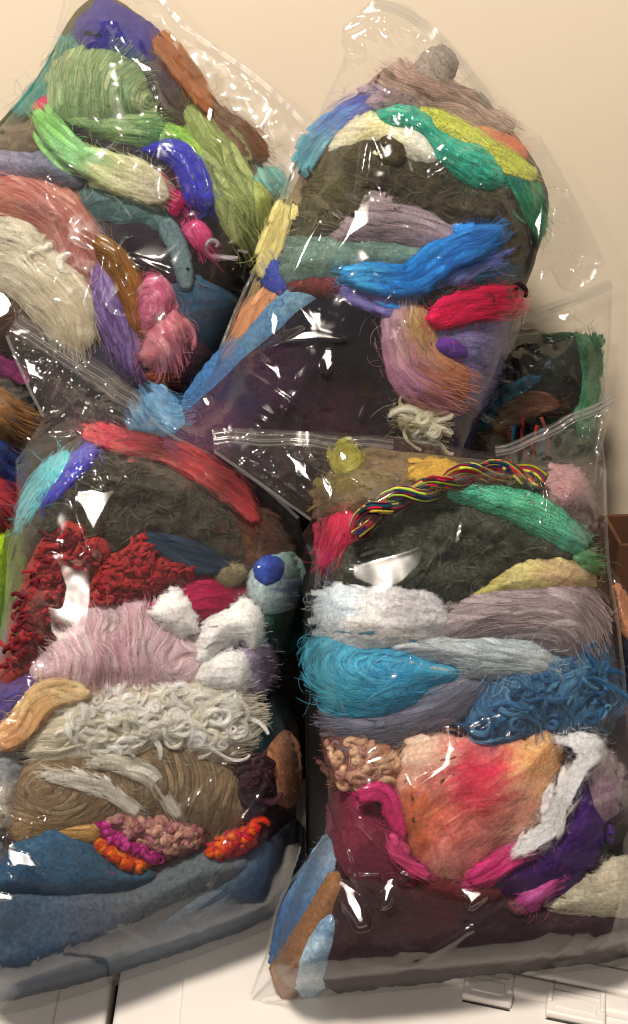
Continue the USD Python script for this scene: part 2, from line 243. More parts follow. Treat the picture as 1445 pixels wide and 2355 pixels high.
def wisps(bag, L, parent, cols, colb, seed, mat, combed):
    """Thin slivers of fibre combed over the tuft, fading out at their edges and straying over its rim."""
    loose = not combed and L.bil >= .005; soft = not combed and not loose
    rng = np.random.default_rng(seed + 501); n = int(min(150, L.sh.area / 560) if loose else min(46, L.sh.area / (1500 if combed else 2300))); x0, y0, x1, y1 = L.sh.bounds; m, wj = 20, np.linspace(-1, 1, 7)
    q = rng.uniform([x0, y0], [x1, y1], (n * 4 + 4, 2)); q = q[shapely.contains_xy(L.sh, q[:, 0], q[:, 1]) & shapely.contains_xy(BIG, q[:, 0], q[:, 1])]
    if len(q): q = q[L.h(q)[0] > bag.over(q) - .002][:n]
    N = len(q)
    if not N: return
    step = rng.uniform(2 if loose else 4, 4.5 if loose else 10, N); bend = rng.normal(0, .09 if loose else .02, N); off = rng.normal(0, .9 if loose else .3 if soft else .12, N); path, a0 = [], None
    for i in range(m):
        t0 = L.flow(q)[:, 0]; a = np.arctan2(L.flow(q + [2, 0])[:, 0] - t0, -(L.flow(q + [0, 2])[:, 0] - t0)) + off
        if a0 is not None: a = np.where(np.cos(a - a0) < 0, a + np.pi, a)
        a0 = a; path.append(q); a = a + bend * i; q = q + step[:, None] * np.stack([np.cos(a), np.sin(a)], 1)
    path = np.stack(path, 1); inn = shapely.contains_xy(L.sh.buffer(8), path[..., 0], path[..., 1]); G, U, Ws, Ed = [], [], [], []; u = np.linspace(0, 1, m)
    for k in range(N):
        e = m if inn[k].all() else int(np.argmin(inn[k]))
        if e < 6: continue
        p = np.stack([np.interp(np.linspace(0, e - 1, m), np.arange(e), path[k, :e, c]) for c in (0, 1)], 1); p = gaussian_filter(p, (1.2, 0)); tn = np.gradient(p, axis=0); tn /= np.linalg.norm(tn, axis=1, keepdims=True) + 1e-9
        w = rng.uniform(3.5 if loose else 8, 24 if soft else 17 if combed else 8.5) * np.sin(np.pi * (.06 + .88 * u)) ** .6; G.append((p[:, None] + np.stack([-tn[:, 1], tn[:, 0]], 1)[:, None] * (w[:, None] * wj[None])[..., None]).reshape(-1, 2)); U.append(k); Ws.append(w)
    if not G: return
    p = np.vstack(G); N = len(G); h, ins = L.h(p); h = np.where(ins, h, np.maximum(bag.over(p), L.bag.dome(p) - .003)).reshape(N, m, 7); h = np.maximum(gaussian_filter(h, (0, .8, .8)), h - .0004)
    ar = (1 - wj ** 2)[None] * (np.sin(np.pi * u) ** .5)[:, None]; h = h + .0003 + (rng.uniform(.0002, .0006, N) if soft else rng.uniform(.0003, .0010, N) if loose else rng.uniform(.0004, .0012, N))[:, None, None] * ar[None]
    c = tint(p, cols, seed, L=L); cb = tint(p, colb, seed, L=L) if colb is not None else c * 1.3; one = np.ones(m * 7); g = np.kron(rng.uniform(.84, 1.18, N) if soft or loose else rng.uniform(.82, 1.2, N), one)[:, None]; mb = np.kron(rng.random(N) ** 2, one)[:, None]
    i = (np.arange(m - 1)[:, None] * 7 + np.arange(6)[None]).ravel(); F = np.concatenate([np.stack([i, i + 1, i + 8], 1), np.stack([i, i + 8, i + 7], 1)])
    ed = np.clip(np.minimum((1 - np.abs(wj))[None] * (1.0 if soft or loose else 1.25) + 0 * u[:, None], np.minimum(u, 1 - u)[:, None] * 4.5).ravel(), 0, 1); W = np.array(Ws)
    fb = np.stack([(W[:, :, None] * wj).ravel() / 25, np.kron(step[U] / 25 * m, np.repeat(u, 7)), seed + .37 * np.kron(np.arange(N), one)], 1)
    obj('wisps', (L.bag.P(p, h.ravel()), np.vstack([F + k * m * 7 for k in range(N)])), mat, parent, smooth=True, kind='stuff', col=np.clip((c + (cb - c) * mb) * g, .003, .88), colb=np.clip(cb * g, .003, .88), edge=np.repeat(np.tile(ed, N)[:, None], 3, 1), fib=fb)
BIG = shapely.box(-15, -15, 1460, 2370)
def piece(bag, style, name, label, cat, shape, cols, lift=1.0, T=1.2, flow=('a', 0), colb=None, R=None, dens=None, amp=None, lump=.25, step=6.0, jag=None, wl=None, fuzz=None, bil=None, grow=15, soft=None):
    """One tuft, rope or sheet of wool lying in a bag: its body and the loose fibres on it."""
    mat, a0, wl0, jg, d0, fz, ln, rad, bl, sf, fr = STYLE[style]; Lump.count += 1; seed = Lump.count * 13 + 5
    if isinstance(shape, tuple): poly = rope_poly(*shape); flow = ('l', shape[0]) if flow == ('a', 0) else flow; R = R or min(shape[1]) * .5 + 2
    else: poly = pts(shape)
    gp = Polygon(chaikin(poly, 1)).buffer(0).buffer(grow); gp = max(getattr(gp, 'geoms', [gp]), key=lambda g: g.area); poly = jagged(np.array(gp.exterior.coords)[:-1], jg if jag is None else jag, seed)
    w = math.sqrt(Polygon(poly).buffer(0).area); R = R or min(95, .42 * w)
    L = Lump(bag, poly, lift, T * (.62 if style == 'felt' else .52), R, flow, a0 if amp is None else amp, wl or wl0, seed, lump, bil or bl, soft or sf)
    Q, F, nb = tri_mesh(L.poly, step, seed); base = bag.dome(Q); hf, _ = L.h(Q, base)
    prof, _ = L.prof(Q); hb = base + L.lift * .34 - prof * .25 * L.T - .006
    hf[:nb] = hb[:nb] = (base + L.lift * .34)[:nb] - .004
    inner = np.arange(nb, len(Q)); back = np.arange(len(Q)); back[inner] = len(Q) + np.arange(len(inner))
    V = np.vstack([bag.P(Q, hf), bag.P(Q[inner], hb[inner])]); F = np.vstack([F, back[F][:, ::-1]])
    q2 = np.vstack([Q, Q[inner]]); ed = np.clip(L.tree.query(q2)[0] / {'batt': 28, 'roving': 20, 'silk': 20, 'felt': 6, 'boucle': 14, 'sparkle': 16}[style], 0, 1); c = tint(q2, cols, seed, L=L); cb = tint(q2, colb, seed, L=L) if colb is not None else np.clip(c * 1.3, 0, .88)
    fib = L.flow(q2) / 25.0; fib[:, 2] += seed
    t = thing(name, label, cat); obj('fleece', (V, F), mat, t, smooth=True, col=c, colb=cb, fib=fib, edge=np.repeat(ed[:, None], 3, 1))
    bag.jobs.append((L, t, cols, colb, seed, d0 if dens is None else dens * 1.6, fz if fuzz is None else fuzz, ln, rad, style in ('silk', 'sparkle'), fr, mat if style in ('roving', 'silk', 'batt') else None, style in ('roving', 'silk', 'sparkle')))
    bag.items.append(L); return t, L
def tube(P, nrm, rad, sides=6):
    """A closed tube along the points P; rad may vary."""
    P = np.asarray(P); n = len(P); t = np.gradient(P, axis=0); t /= np.linalg.norm(t, axis=1, keepdims=True) + 1e-12
    s = np.cross(t, nrm); s /= np.linalg.norm(s, axis=1, keepdims=True) + 1e-9; u = np.cross(s, t); a = np.arange(sides) * 2 * np.pi / sides
    V = P[:, None] + (np.cos(a)[None, :, None] * s[:, None] + np.sin(a)[None, :, None] * u[:, None]) * np.broadcast_to(rad, n)[:, None, None]
    i = np.arange(n - 1)[:, None] * sides; j = np.arange(sides)[None]; k = (j + 1) % sides
    F = np.concatenate([np.stack([i + j, i + k, i + sides + k], -1).reshape(-1, 3), np.stack([i + j, i + sides + k, i + sides + j], -1).reshape(-1, 3)])
    V = np.vstack([V.reshape(-1, 3), P[:1], P[-1:]]); j = np.arange(sides)
    F = np.vstack([F, np.stack([0 * j + n * sides, (j + 1) % sides, j], 1), np.stack([0 * j + n * sides + 1, (n - 1) * sides + j, (n - 1) * sides + (j + 1) % sides], 1)])
    return V, F
def locks(t, L, region, n, r, thick, cols, seed, joined=False, turns=(.8, 1.6), lift=.1, name='lock', tail=1.3, strands=14, mat='silk'):
    """Curled locks lying on a tuft: each a tapering twist of fibres that winds up at its tip."""
    rng = np.random.default_rng(seed); sh = Polygon(pts(region)).buffer(0); x0, y0, x1, y1 = sh.bounds; parts = []; k = 0; done = 0; spots = []; SP, SC, SW = [], [], []
    while done < n and k < n * 60:
        k += 1; c = rng.uniform([x0, y0], [x1, y1])
        if not sh.contains(shapely.Point(*c)): continue
        rr = rng.uniform(*r)
        if spots and min(math.hypot(*(c - s)) for s in spots) < rr * .6: continue
        spots.append(c); done += 1; M = 24; u = np.linspace(0, 1, M); sg = rng.choice([-1, 1]); T = rng.uniform(*turns) * 6.28; wv = rng.normal(0, .9)
        th = rng.uniform(0, 6.28) + sg * T * u ** rng.uniform(1.2, 2.6) + wv * np.sin(u * 6.28 * rng.uniform(.7, 1.6)); ln = rr * T * rng.uniform(.75, 1.05) * (1 + .12 * tail); sp = 1.35 - .7 * u
        path = np.cumsum(np.stack([np.cos(th), np.sin(th) * rng.uniform(.7, 1)], 1) * (sp * ln / M)[:, None], 0); path = path - path[M // 2 + 4] + c
        h, _ = L.h(path); h = gaussian_filter(np.maximum(h, h.max() - .006), 1.5) + lift * .01 + (np.sin(u * rng.uniform(3, 7) + rng.normal(0, 1)) * .5 - .7 * (1 - u) ** 2) * .004
        w = thick * rng.uniform(.5, 1.3) / FPX * (.45 + .65 * np.sin(np.pi * np.clip(u * .85 + .12, 0, 1)))
        col = albedo(cols[rng.integers(len(cols))]) * rng.uniform(.85, 1.15); V, F = tube(L.bag.P(path, h), L.bag.n, w * .9, 7)
        g = np.r_[0, np.cumsum(np.linalg.norm(np.diff(path, axis=0), axis=1))] / 25; fb = np.stack([np.tile(np.arange(7) * 1.1, M), np.repeat(g, 7), np.full(M * 7, k)], 1); fb = np.vstack([fb, fb[:1], fb[-1:]]); parts.append((V, F, col, fb))
        tn = np.gradient(path, axis=0); tn /= np.linalg.norm(tn, axis=1, keepdims=True); nn = np.stack([-tn[:, 1], tn[:, 0]], 1)
        for z in range(strands if not joined else 4):
            ph = rng.uniform(0, 6.28); e = rng.uniform(.75, 1.6); p = path + nn * (w * FPX * e * np.sin(ph + g * 1.2))[:, None]; SP.append(L.bag.P(p, h + w * e * np.abs(np.cos(ph + g * 1.2)))); SC.append(np.tile(np.clip(col * rng.uniform(.7, 1.4), 0, .88), (M, 1))); SW.append(np.linspace(1, .5, M) * .0002)
    C = [np.clip(np.tile(c, (len(v), 1)), 0, .88) for v, f, c, b in parts]
    if joined and parts:
        o = np.cumsum([0] + [len(p[0]) for p in parts]); C = np.vstack(C)
        obj(name + 's', (np.vstack([p[0] for p in parts]), np.vstack([p[1] + a for p, a in zip(parts, o)])), mat, t, smooth=True, kind='stuff', col=C, colb=np.clip(C * 1.3, 0, .88), fib=np.vstack([p[3] for p in parts]))
    else:
        for (v, f, c, b), cc in zip(parts, C): obj(name, (v, f), mat, t, smooth=True, col=cc, colb=np.clip(cc * 1.3, 0, .88), fib=b)
    if SP:
        b = UsdGeom.BasisCurves.Define(stage, str(t.GetPath()) + '/lock_fibres'); b.CreateTypeAttr('linear'); b.CreatePointsAttr(Vt.Vec3fArray.FromNumpy(np.vstack(SP).astype(np.float32)))
        b.CreateCurveVertexCountsAttr(Vt.IntArray.FromNumpy(np.array([len(p) for p in SP], np.int32))); b.CreateWidthsAttr(Vt.FloatArray.FromNumpy(np.concatenate(SW).astype(np.float32))); b.SetWidthsInterpolation('vertex')
        UsdGeom.PrimvarsAPI(b).CreatePrimvar('col', Sdf.ValueTypeNames.Color3fArray, 'vertex').Set(Vt.Vec3fArray.FromNumpy(np.vstack(SC).astype(np.float32)))
        UsdShade.MaterialBindingAPI.Apply(b.GetPrim()).Bind(UsdShade.Material.Get(stage, '/World/Looks/shiny_fibre')); tag(b.GetPrim(), kind='stuff')
def core(bag, label, cols, name='packed_wool', back=.035):
    """The mixed wool packed deep in a bag, seen only in the gaps."""
    seed = 900 + len(used); Q, F, nb = tri_mesh(jagged(bag.fill, 3, seed), 11, seed); d = bag.dome(Q)
    hf = d * .97 - .006 + (n2(Q, 40, seed, 3) - .5) * .012; hb = -back * np.sqrt(np.clip(d / bag.swell, 0, 1)); hf[:nb] = hb[:nb] = -.002
    inner = np.arange(nb, len(Q)); bk = np.arange(len(Q)); bk[inner] = len(Q) + np.arange(len(inner))
    V = np.vstack([bag.P(Q, np.maximum(hf, hb)), bag.P(Q[inner], hb[inner])]); q2 = np.vstack([Q, Q[inner]]); c = tint(q2, cols, seed)
    o = obj(name, (V, np.vstack([F, bk[F][:, ::-1]])), 'batt', None, smooth=True, kind='stuff', col=c, colb=c * 1.3, fib=np.c_[q2 / 25, np.full(len(q2), seed)])
    tag(o, label, 'wool')

# ------------------------------------------------------------------ bags of clear film
def need_slope(bag, q, h):
    """Slope dh/dx, dh/dy (per px) at which the film at q mirrors the lamp to the eye."""
    q = np.asarray(q, float); p = bag.P(q, np.array(h)); v = CAM - p; v /= np.linalg.norm(v); l = LAMP - p; l /= np.linalg.norm(l); N = v + l
    Tx = bag.P(q + [1, 0], np.array(h)) - p; Ty = bag.P(q + [0, 1], np.array(h)) - p; Th = (bag.P(q, np.array(h + .001)) - p) / .001
    return np.array([-(N @ Tx) / (N @ Th), -(N @ Ty) / (N @ Th)])
def film(bag, t, loose=.22, taut=.07, glare=(), creases=(), seed=1, gap=.0024, bias=None, step=4.5, nc=330, back=.03):
    poly = bag.film; G = 4.0; x0, y0 = poly.min(0) - 2 * G; x1, y1 = poly.max(0) + 2 * G
    X, Y = np.meshgrid(np.arange(x0, x1, G), np.arange(y0, y1, G)); q = np.stack([X.ravel(), Y.ravel()], 1)
    sh = Polygon(poly).buffer(0); ins = shapely.contains_xy(sh, q[:, 0], q[:, 1]).reshape(X.shape)
    H = np.full(len(q), -.01)
    for L in bag.items:
        b = L.sh.bounds; m = np.where((q[:, 0] > b[0]) & (q[:, 0] < b[2]) & (q[:, 1] > b[1]) & (q[:, 1] < b[3]))[0]
        if len(m):
            h, i = L.h(q[m]); H[m[i]] = np.maximum(H[m[i]], h[i] + gap)
    bag.over = lambda p, S=np.maximum(H - gap, bag.dome(q) - .004).reshape(X.shape): map_coordinates(S, [(p[:, 1] - y0) / G, (p[:, 0] - x0) / G], order=1, mode='nearest')
    for j in bag.jobs:
        if j[11]: wisps(bag, j[0], j[1], j[2], j[3], j[4], j[11], j[12])
        fibres(bag, *j[:11], j[12])
    H = np.where(ins, H.reshape(X.shape), 0); full = H > 0; infill = shapely.contains_xy(bag.fp, X, Y) & ins; H = np.where(infill, np.maximum(H, bag.dome(q).reshape(X.shape) + .001), H); H = grey_dilation(H, 3) * ins
    F = np.maximum(gaussian_filter(np.maximum(H, 0), 6), H) * ins
    for k in range(560):                                        # a skin stretched over the filling
        A = (np.roll(F, 1, 0) + np.roll(F, -1, 0) + np.roll(F, 1, 1) + np.roll(F, -1, 1)) / 4
        F = np.where(ins, np.maximum(A, H), 0)
    F = np.maximum(gaussian_filter(F, 1.6), H - .0004); F = np.maximum(gaussian_filter(F + .0012 * ins, 4), H - .0010) * ins; rng = np.random.default_rng(seed)
    fullness = gaussian_filter(full.astype(float), 7).ravel(); d = cKDTree(resample(poly, 3)).query(q)[0]; edge = sstep(0, 40, d) * ins.ravel()
    W = np.zeros(len(q))
    for k in range(6):
        a = rng.uniform(0, 3.14) if bias is None else math.radians(bias) + rng.normal(0, .5); wl = rng.uniform(38, 150); u = np.array([math.cos(a), math.sin(a)])
        ph = q @ u / wl + (n2(q, 170, seed * 31 + k) - .5) * 2.6; tr = np.abs(ph % 1 * 2 - 1); mask = sstep(.5, .68, n2(q, 130, seed * 17 + k, 1))
        W += (tr ** 1.6 - .35) * mask * wl / 2 * (loose * (1 - fullness) + taut * fullness) / FPX * .9
    F = F + gaussian_filter((np.maximum(W, -gap * .3) * edge).reshape(X.shape), .8)
    inside = np.where((edge > .5))[0]
    empty = np.where((edge > .3) & (fullness < .55))[0]
    for k in range(nc):                                         # tension folds: long, tapering, a little curved
        c = q[rng.choice(empty if k % 3 and len(empty) else inside)]; fl = fullness[int(np.argmin(((q - c) ** 2).sum(1)))]; a = (rng.uniform(0, 3.14) if bias is None or rng.random() < .35 else math.radians(bias) + rng.normal(0, .45)); ln = rng.uniform(50, 260) * (1 - .3 * fl); cv = rng.normal(0, .5); m = 24
        th = a + cv * np.linspace(-.5, .5, m); p = c + np.cumsum(np.stack([np.cos(th), np.sin(th)], 1), 0) * ln / m; wd = rng.uniform(7, 20); ht = wd / FPX * rng.uniform(.2, .7) * (1 - .4 * fl)
        b0, b1 = p.min(0) - wd, p.max(0) + wd; i0, j0 = np.maximum(((b0 - [x0, y0]) / G).astype(int), 0)[::-1]; i1, j1 = ((b1 - [x0, y0]) / G).astype(int)[::-1] + 2; Xs, Ys = X[i0:i1, j0:j1], Y[i0:i1, j0:j1]
        if Xs.size == 0: continue
        dd, ii = cKDTree(p).query(np.stack([Xs, Ys], -1)); pr = np.clip(1 - dd / wd, 0, 1) ** 1.2 * np.sin(np.pi * (ii + .5) / m) ** .7; F[i0:i1, j0:j1] += ht * pr * ins[i0:i1, j0:j1]
    qf = np.stack([X, Y], -1)
    for line, wd, ht in creases:                                # sharp folds that stand up from the film
        ln = resample(chaikin(pts(line), 2, False), 3, False); dd, ii = cKDTree(ln).query(q); m = np.clip(1 - dd / (wd * 1.4), 0, 1) ** 1.15 * np.sin(np.pi * np.clip((ii + .5) / len(ln), .06, .94)) ** .5
        F = F + (m * ht * .01).reshape(X.shape) * ins
    for g, tw in glare:                                         # taut flat panels facing half-way to the lamp
        gp = pts(g); c = gp.mean(0); gs = Polygon(gp).buffer(0); r = max(12, math.sqrt(gs.area) * .35); near = gs.buffer(r + 8).bounds
        m = (X > near[0]) & (X < near[2]) & (Y > near[1]) & (Y < near[3]) & ins
        if not m.any(): continue
        qq = qf[m]; dist = shapely.distance(gs, shapely.points(qq)); w = 1 - sstep(0, r + 6, dist)
        h0 = float(np.median(F[m][dist <= 0])) if (dist <= 0).any() else float(F[m].mean()); s = need_slope(bag, c, h0)
        pl = (qq - c) @ s + tw * ((n2(qq, 44, seed + 3) - .5) * .0008) - .5 * (dist / 25) ** 2 * .004 - ((qq - c) ** 2).sum(1) * 2.0e-7; lo = (H[m] - pl)[dist <= 0]
        pl = pl + (max(h0, np.percentile(lo, 99.5)) if len(lo) else h0); F[m] = F[m] * (1 - w) + np.maximum(pl, H[m]) * w
    def at(p): return map_coordinates(F, [(p[:, 1] - y0) / G, (p[:, 0] - x0) / G], order=1, mode='nearest')
    bag.at = at
    Q, T, nb = tri_mesh(poly, step, seed, .12); h = at(Q); h[:nb] = 0
    obj('front_film', (bag.P(Q, h), T), 'film', t, smooth=True)
    Q, T, nb = tri_mesh(poly, 16, seed + 1, .2); dd = cKDTree(resample(poly, 3)).query(Q)[0]; h = -.004 - back * np.sqrt(np.clip(bag.dome(Q) / bag.swell, 0, 1)) - .0 + (n2(Q, 45, seed + 2) - .5) * .006 * np.clip(dd / 40, 0, 1); h[:nb] = 0
    obj('back_film', (bag.P(Q, h), T), 'film', t, smooth=True)
def seam(bag, t, line, width=9, name='side_seam', mat='seam_film', h=.0012, wob=1.5, thick=.0005):
    """A welded edge, a flat band of doubled film along a line."""
    p = resample(chaikin(pts(line), 2, False), 9, False); tn = np.gradient(p, axis=0); tn /= np.linalg.norm(tn, axis=1, keepdims=True); n = np.stack([-tn[:, 1], tn[:, 0]], 1)
    p = p + n * ((n2(p, 30, len(used)) - .5) * 2 * wob)[:, None]; A, B = p - n * width / 2, p + n * width / 2; m = len(p)
    wv = (n2(p, 60, len(used) + 3) - .5) * .008 * (width > 20); z = h + (n2(p, 24, len(used) + 3) - .5) * .002 + wv; V = np.vstack([bag.P(A, z + thick), bag.P(B, z + thick), bag.P(A, z), bag.P(B, z)]); i = np.arange(m - 1)
    F = np.concatenate([np.stack([i, i + 1, i + m + 1, i + m], 1), np.stack([i + 2 * m, i + 3 * m, i + 3 * m + 1, i + 2 * m + 1], 1), np.stack([i, i + 2 * m, i + 2 * m + 1, i + 1], 1), np.stack([i + m, i + m + 1, i + 3 * m + 1, i + 3 * m], 1)])
    return obj(name, (V, F), mat, t, smooth=20)
def zipper(bag, t, line, width=42, h=.002):
    """The press-seal strip: a flat band with two raised ribs."""
    sd = len(used); z = seam(bag, t, line, width, 'zip_strip', 'zip_film', h, 2.5); p = resample(chaikin(pts(line), 2, False), 9, False)
    tn = np.gradient(p, axis=0); tn /= np.linalg.norm(tn, axis=1, keepdims=True); n = np.stack([-tn[:, 1], tn[:, 0]], 1); wv = (n2(p + n * ((n2(p, 30, sd) - .5) * 5)[:, None], 60, sd + 3) - .5) * .008; p = p + n * ((n2(p, 30, sd) - .5) * 5)[:, None]
    for o in (-.30, .02, .14, .38):
        v, f = tube(bag.P(p + n * width * o, h + .001 + wv), bag.n, .0006 if abs(o) < .2 else .0004, 6); obj('rib', (v, f), 'seam_film', z, smooth=True)
# ------------------------------------------------------------------ setting: wall, bins, crate, carton
def boxm(x0, y0, z0, x1, y1, z1, r=.004):
    import manifold3d as m3
    s = [m3.Manifold.sphere(r, 12).translate([x, y, z]) for x in (x0 + r, x1 - r) for y in (y0 + r, y1 - r) for z in (z0 + r, z1 - r)]
    return m3.Manifold.batch_hull(s)
WALL_Y = 1.215
X, Z = np.meshgrid(np.linspace(-1.6, 1.6, 161), np.linspace(-.34, 2.2, 128)); g = np.stack([X.ravel(), X.ravel() * 0, Z.ravel()], 1)
Y = WALL_Y - .0016 * (fbm(g * 7, 3, 3) - .5)
iw = np.arange(127)[:, None] * 161 + np.arange(160)[None]; Fw = np.stack([iw, iw + 1, iw + 162, iw + 161], -1).reshape(-1, 4)
tag(obj('wall', (np.c_[X.ravel(), Y, Z.ravel()], Fw), 'wall_paint', smooth=True), 'cream painted wall behind the bags of wool', 'wall', kind='structure')
obj('floor', boxm(-1.6, -.3, -.36, 1.6, WALL_Y + .02, -.335), 'dark_plastic', kind='structure')
def slab(poly, z0, z1, r=.004):
    """A plastic plate with a rounded rim from a ground outline."""
    import manifold3d as m3
    ps = Polygon(poly).buffer(-.02).buffer(.02 - r, quad_segs=6); c = np.array(ps.exterior.coords)[:-1]
    return m3.Manifold.batch_hull([m3.Manifold.sphere(r, 12).translate([*p, z]) for p in c for z in (z0 + r, z1 - r)])
G0, G1 = on_table(262, 2275), on_table(250, 2350); gd = (G1 - G0)[:2]; gd /= np.linalg.norm(gd); gs = np.array([-gd[1], gd[0]]); gs = gs if gs[0] > 0 else -gs   # along and across the gap
A0 = G0[:2] - gd * .75; A1 = G0[:2] + gd * .115
def strip(o0, o1): return [tuple(A0 + gs * o0), tuple(A1 + gs * o0), tuple(A1 + gs * o1), tuple(A0 + gs * o1)]
def bin_(label, o0, o1):
    t = thing('storage_bin', label, 'storage bin'); obj('lid', slab(strip(o0, o1), -.028, 0), 'lid_plastic', t, smooth=35)
    obj('tub', slab(strip(o0 + .012, o1 - .012), -.335, -.029), 'lid_plastic', t, smooth=35); return t
lb = bin_('white plastic storage bin under the front left bag, left of the dark gap', -.62, -.0028)
rb = bin_('white plastic storage bin with latch clips under the front right bag', .0028, .95)
for o in (-.045,): obj('lid_panel', slab(strip(-.56, o), -.004, .0022, .003), 'lid_plastic', lb, smooth=35)
obj('lid_panel', slab(strip(.058, .9), -.004, .0022, .003), 'lid_plastic', rb, smooth=35)
# the ridge with two latch clips, right foreground
R0, R1 = on_table(985, 2232)[:2], on_table(1500, 2338)[:2]; rd = (R1 - R0) / np.linalg.norm(R1 - R0); rn = np.array([rd[1], -rd[0]]); rn = rn if rn[1] < 0 else -rn
def along(a, b, n0, n1): return [tuple(R0 + rd * a + rn * n0), tuple(R0 + rd * b + rn * n0), tuple(R0 + rd * b + rn * n1), tuple(R0 + rd * a + rn * n1)]
def plate(p, z0, z1, r, rc=.006):
    import manifold3d as m3
    ps = Polygon(p).buffer(-rc).buffer(rc - r, quad_segs=5); c = np.array(ps.exterior.coords)[:-1]
    return m3.Manifold.batch_hull([m3.Manifold.sphere(r, 12).translate([*q, z]) for q in c for z in (z0 + r, z1 - r)])
obj('lid_rim', plate(along(-.02, .40, -.010, .012), -.002, .0085, .005, .0055), 'lid_plastic', rb, smooth=35)
obj('lid_rim', plate(along(.055, .40, -.040, -.013), -.002, .0065, .004, .0045), 'lid_plastic', rb, smooth=35)
def s_of(px, py): return float((on_table(px, py)[:2] - R0) @ rd)
for a, b in ((s_of(1068, 2262), s_of(1180, 2290)), (s_of(1256, 2300), s_of(1392, 2335))):
    k = obj('latch', plate(along(a, b, .0, .0265), .0030, .0098, .0022, .003), 'lid_plastic', rb, smooth=35)
    obj('latch_lip', plate(along(a + .001, b - .001, .0262, .0276), .0022, .0032, .0004, .0006), 'dark_plastic', k, smooth=35)
    obj('latch_pad', plate(along(a + .007, b - .007, .007, .020), .0085, .0108, .001, .003), 'lid_plastic', k, smooth=35)
    for e in (a + .0005, b - .0055): obj('latch_ear', plate(along(e, e + .005, -.004, .016), .007, .0125, .002, .0022), 'lid_plastic', k, smooth=35)
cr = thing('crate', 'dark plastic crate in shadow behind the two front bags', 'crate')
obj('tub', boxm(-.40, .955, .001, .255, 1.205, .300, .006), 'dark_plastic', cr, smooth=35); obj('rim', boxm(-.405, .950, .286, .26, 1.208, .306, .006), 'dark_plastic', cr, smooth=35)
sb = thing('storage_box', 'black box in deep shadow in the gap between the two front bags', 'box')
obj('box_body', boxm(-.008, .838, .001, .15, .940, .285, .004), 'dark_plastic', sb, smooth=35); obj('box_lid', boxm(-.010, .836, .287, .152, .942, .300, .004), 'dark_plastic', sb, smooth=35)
ct = thing('carton', 'brown cardboard carton at the right edge beside the wall', 'box')
for nm, b in (('panel', (.290, .93, .001, .56, .934, .300)), ('panel', (.290, .935, .001, .294, 1.0, .300)), ('panel', (.295, .996, .001, .56, 1.0, .300)), ('panel', (.556, .935, .001, .56, .995, .300)), ('base', (.295, .935, .002, .555, .995, .006))):
    obj(nm, boxm(*b, .0015), 'cardboard', ct, smooth=35)

# ------------------------------------------------------------------ the bags' planes
C = Bag('C', *plane_from_table((0, 2330), (630, 2130), 20),
 '45,1180 110,1045 215,985 380,1015 540,1105 665,1230 690,1330 688,1400 640,1520 640,1640 685,1730 685,1880 650,2050 600,2115 400,2185 200,2250 -60,2305 -90,2000 -70,1600 -5,1500 22,1300',
 '48,706 140,768 240,838 325,905 345,960 400,1005 500,1052 600,1108 688,1190 705,1260 700,1350 690,1430 660,1490 642,1540 655,1600 682,1660 692,1720 688,1800 697,1870 697,1950 672,2030 635,2132 560,2163 430,2212 300,2254 200,2288 80,2322 -60,2352 -105,2100 -95,1600 -15,1540 8,1400 16,1250 38,1150 35,1060 100,960 58,880 12,770', .076, 95)
D = Bag('D', *plane_from_table((610, 2310), (1445, 2215), 20),
 '728,1130 790,1030 1000,1045 1250,1075 1370,1085 1388,1280 1415,1500 1440,1700 1500,1900 1500,2190 1200,2235 900,2262 650,2285 630,2190 700,2010 762,1900 750,1750 715,1560 712,1430 735,1250',
 '487,984 560,984 700,990 900,1002 1020,1024 1130,1041 1200,1010 1300,957 1419,908 1400,960 1388,1020 1394,1080 1398,1300 1428,1450 1450,1700 1515,1900 1515,2212 1445,2222 1200,2252 1000,2274 720,2298 612,2312 575,2290 618,2180 640,2060 765,1900 743,1808 755,1790 738,1735 728,1640 694,1510 700,1400 718,1290 694,1230 716,1196 640,1142 560,1082 492,1036', .076, 95)
B = Bag('B', *plane_at(900, 1000, .985, 3, 14),
 '745,300 850,185 900,140 1010,175 1160,270 1240,380 1272,470 1225,620 1190,700 1150,860 1085,980 1055,1190 470,1190 320,1020 335,940 360,915 400,930 440,940 500,845 562,700 604,600 650,480',
 '788,62 858,-4 940,10 1035,90 1140,230 1240,310 1312,430 1350,512 1392,604 1355,650 1325,674 1290,664 1268,622 1245,640 1212,720 1192,790 1132,905 1068,1040 1060,1212 440,1212 300,1000 308,940 325,905 360,884 400,898 418,942 432,905 485,856 545,700 600,590 640,460 700,330 770,190 798,120 784,86', .070, 200)
A = Bag('A', *plane_at(300, 900, 1.065, -4, 11),
 '160,30 240,-25 340,45 480,205 560,310 640,430 640,470 600,600 570,700 510,850 420,960 300,1060 200,1155 -120,1155 -120,400 -10,290 95,175',
 '150,-60 330,-60 420,60 520,125 610,190 700,282 722,340 690,425 650,480 618,520 602,600 575,700 525,800 485,900 430,1000 330,1090 200,1170 -150,1170 -150,400 -60,330 -2,292 58,222 118,130 160,0', .060, 200)
E = Bag('E', *plane_at(1250, 950, 1.10, 6, 8),
 '1060,800 1180,770 1340,760 1375,800 1380,960 1360,1080 1000,1090 1010,900',
 '1100,742 1200,722 1300,690 1409,644 1407,720 1396,850 1386,950 1376,1060 1370,1112 990,1112 1000,900 1050,780', .035, 120)
F = Bag('F', *plane_at(20, 1200, .905, 8, 14),
 '-110,900 10,890 60,950 50,1010 35,1080 45,1200 30,1300 25,1500 0,1830 -110,1830', '-125,850 20,868 72,930 66,1000 48,1080 55,1200 45,1300 40,1500 10,1850 -125,1850', .035, 90)
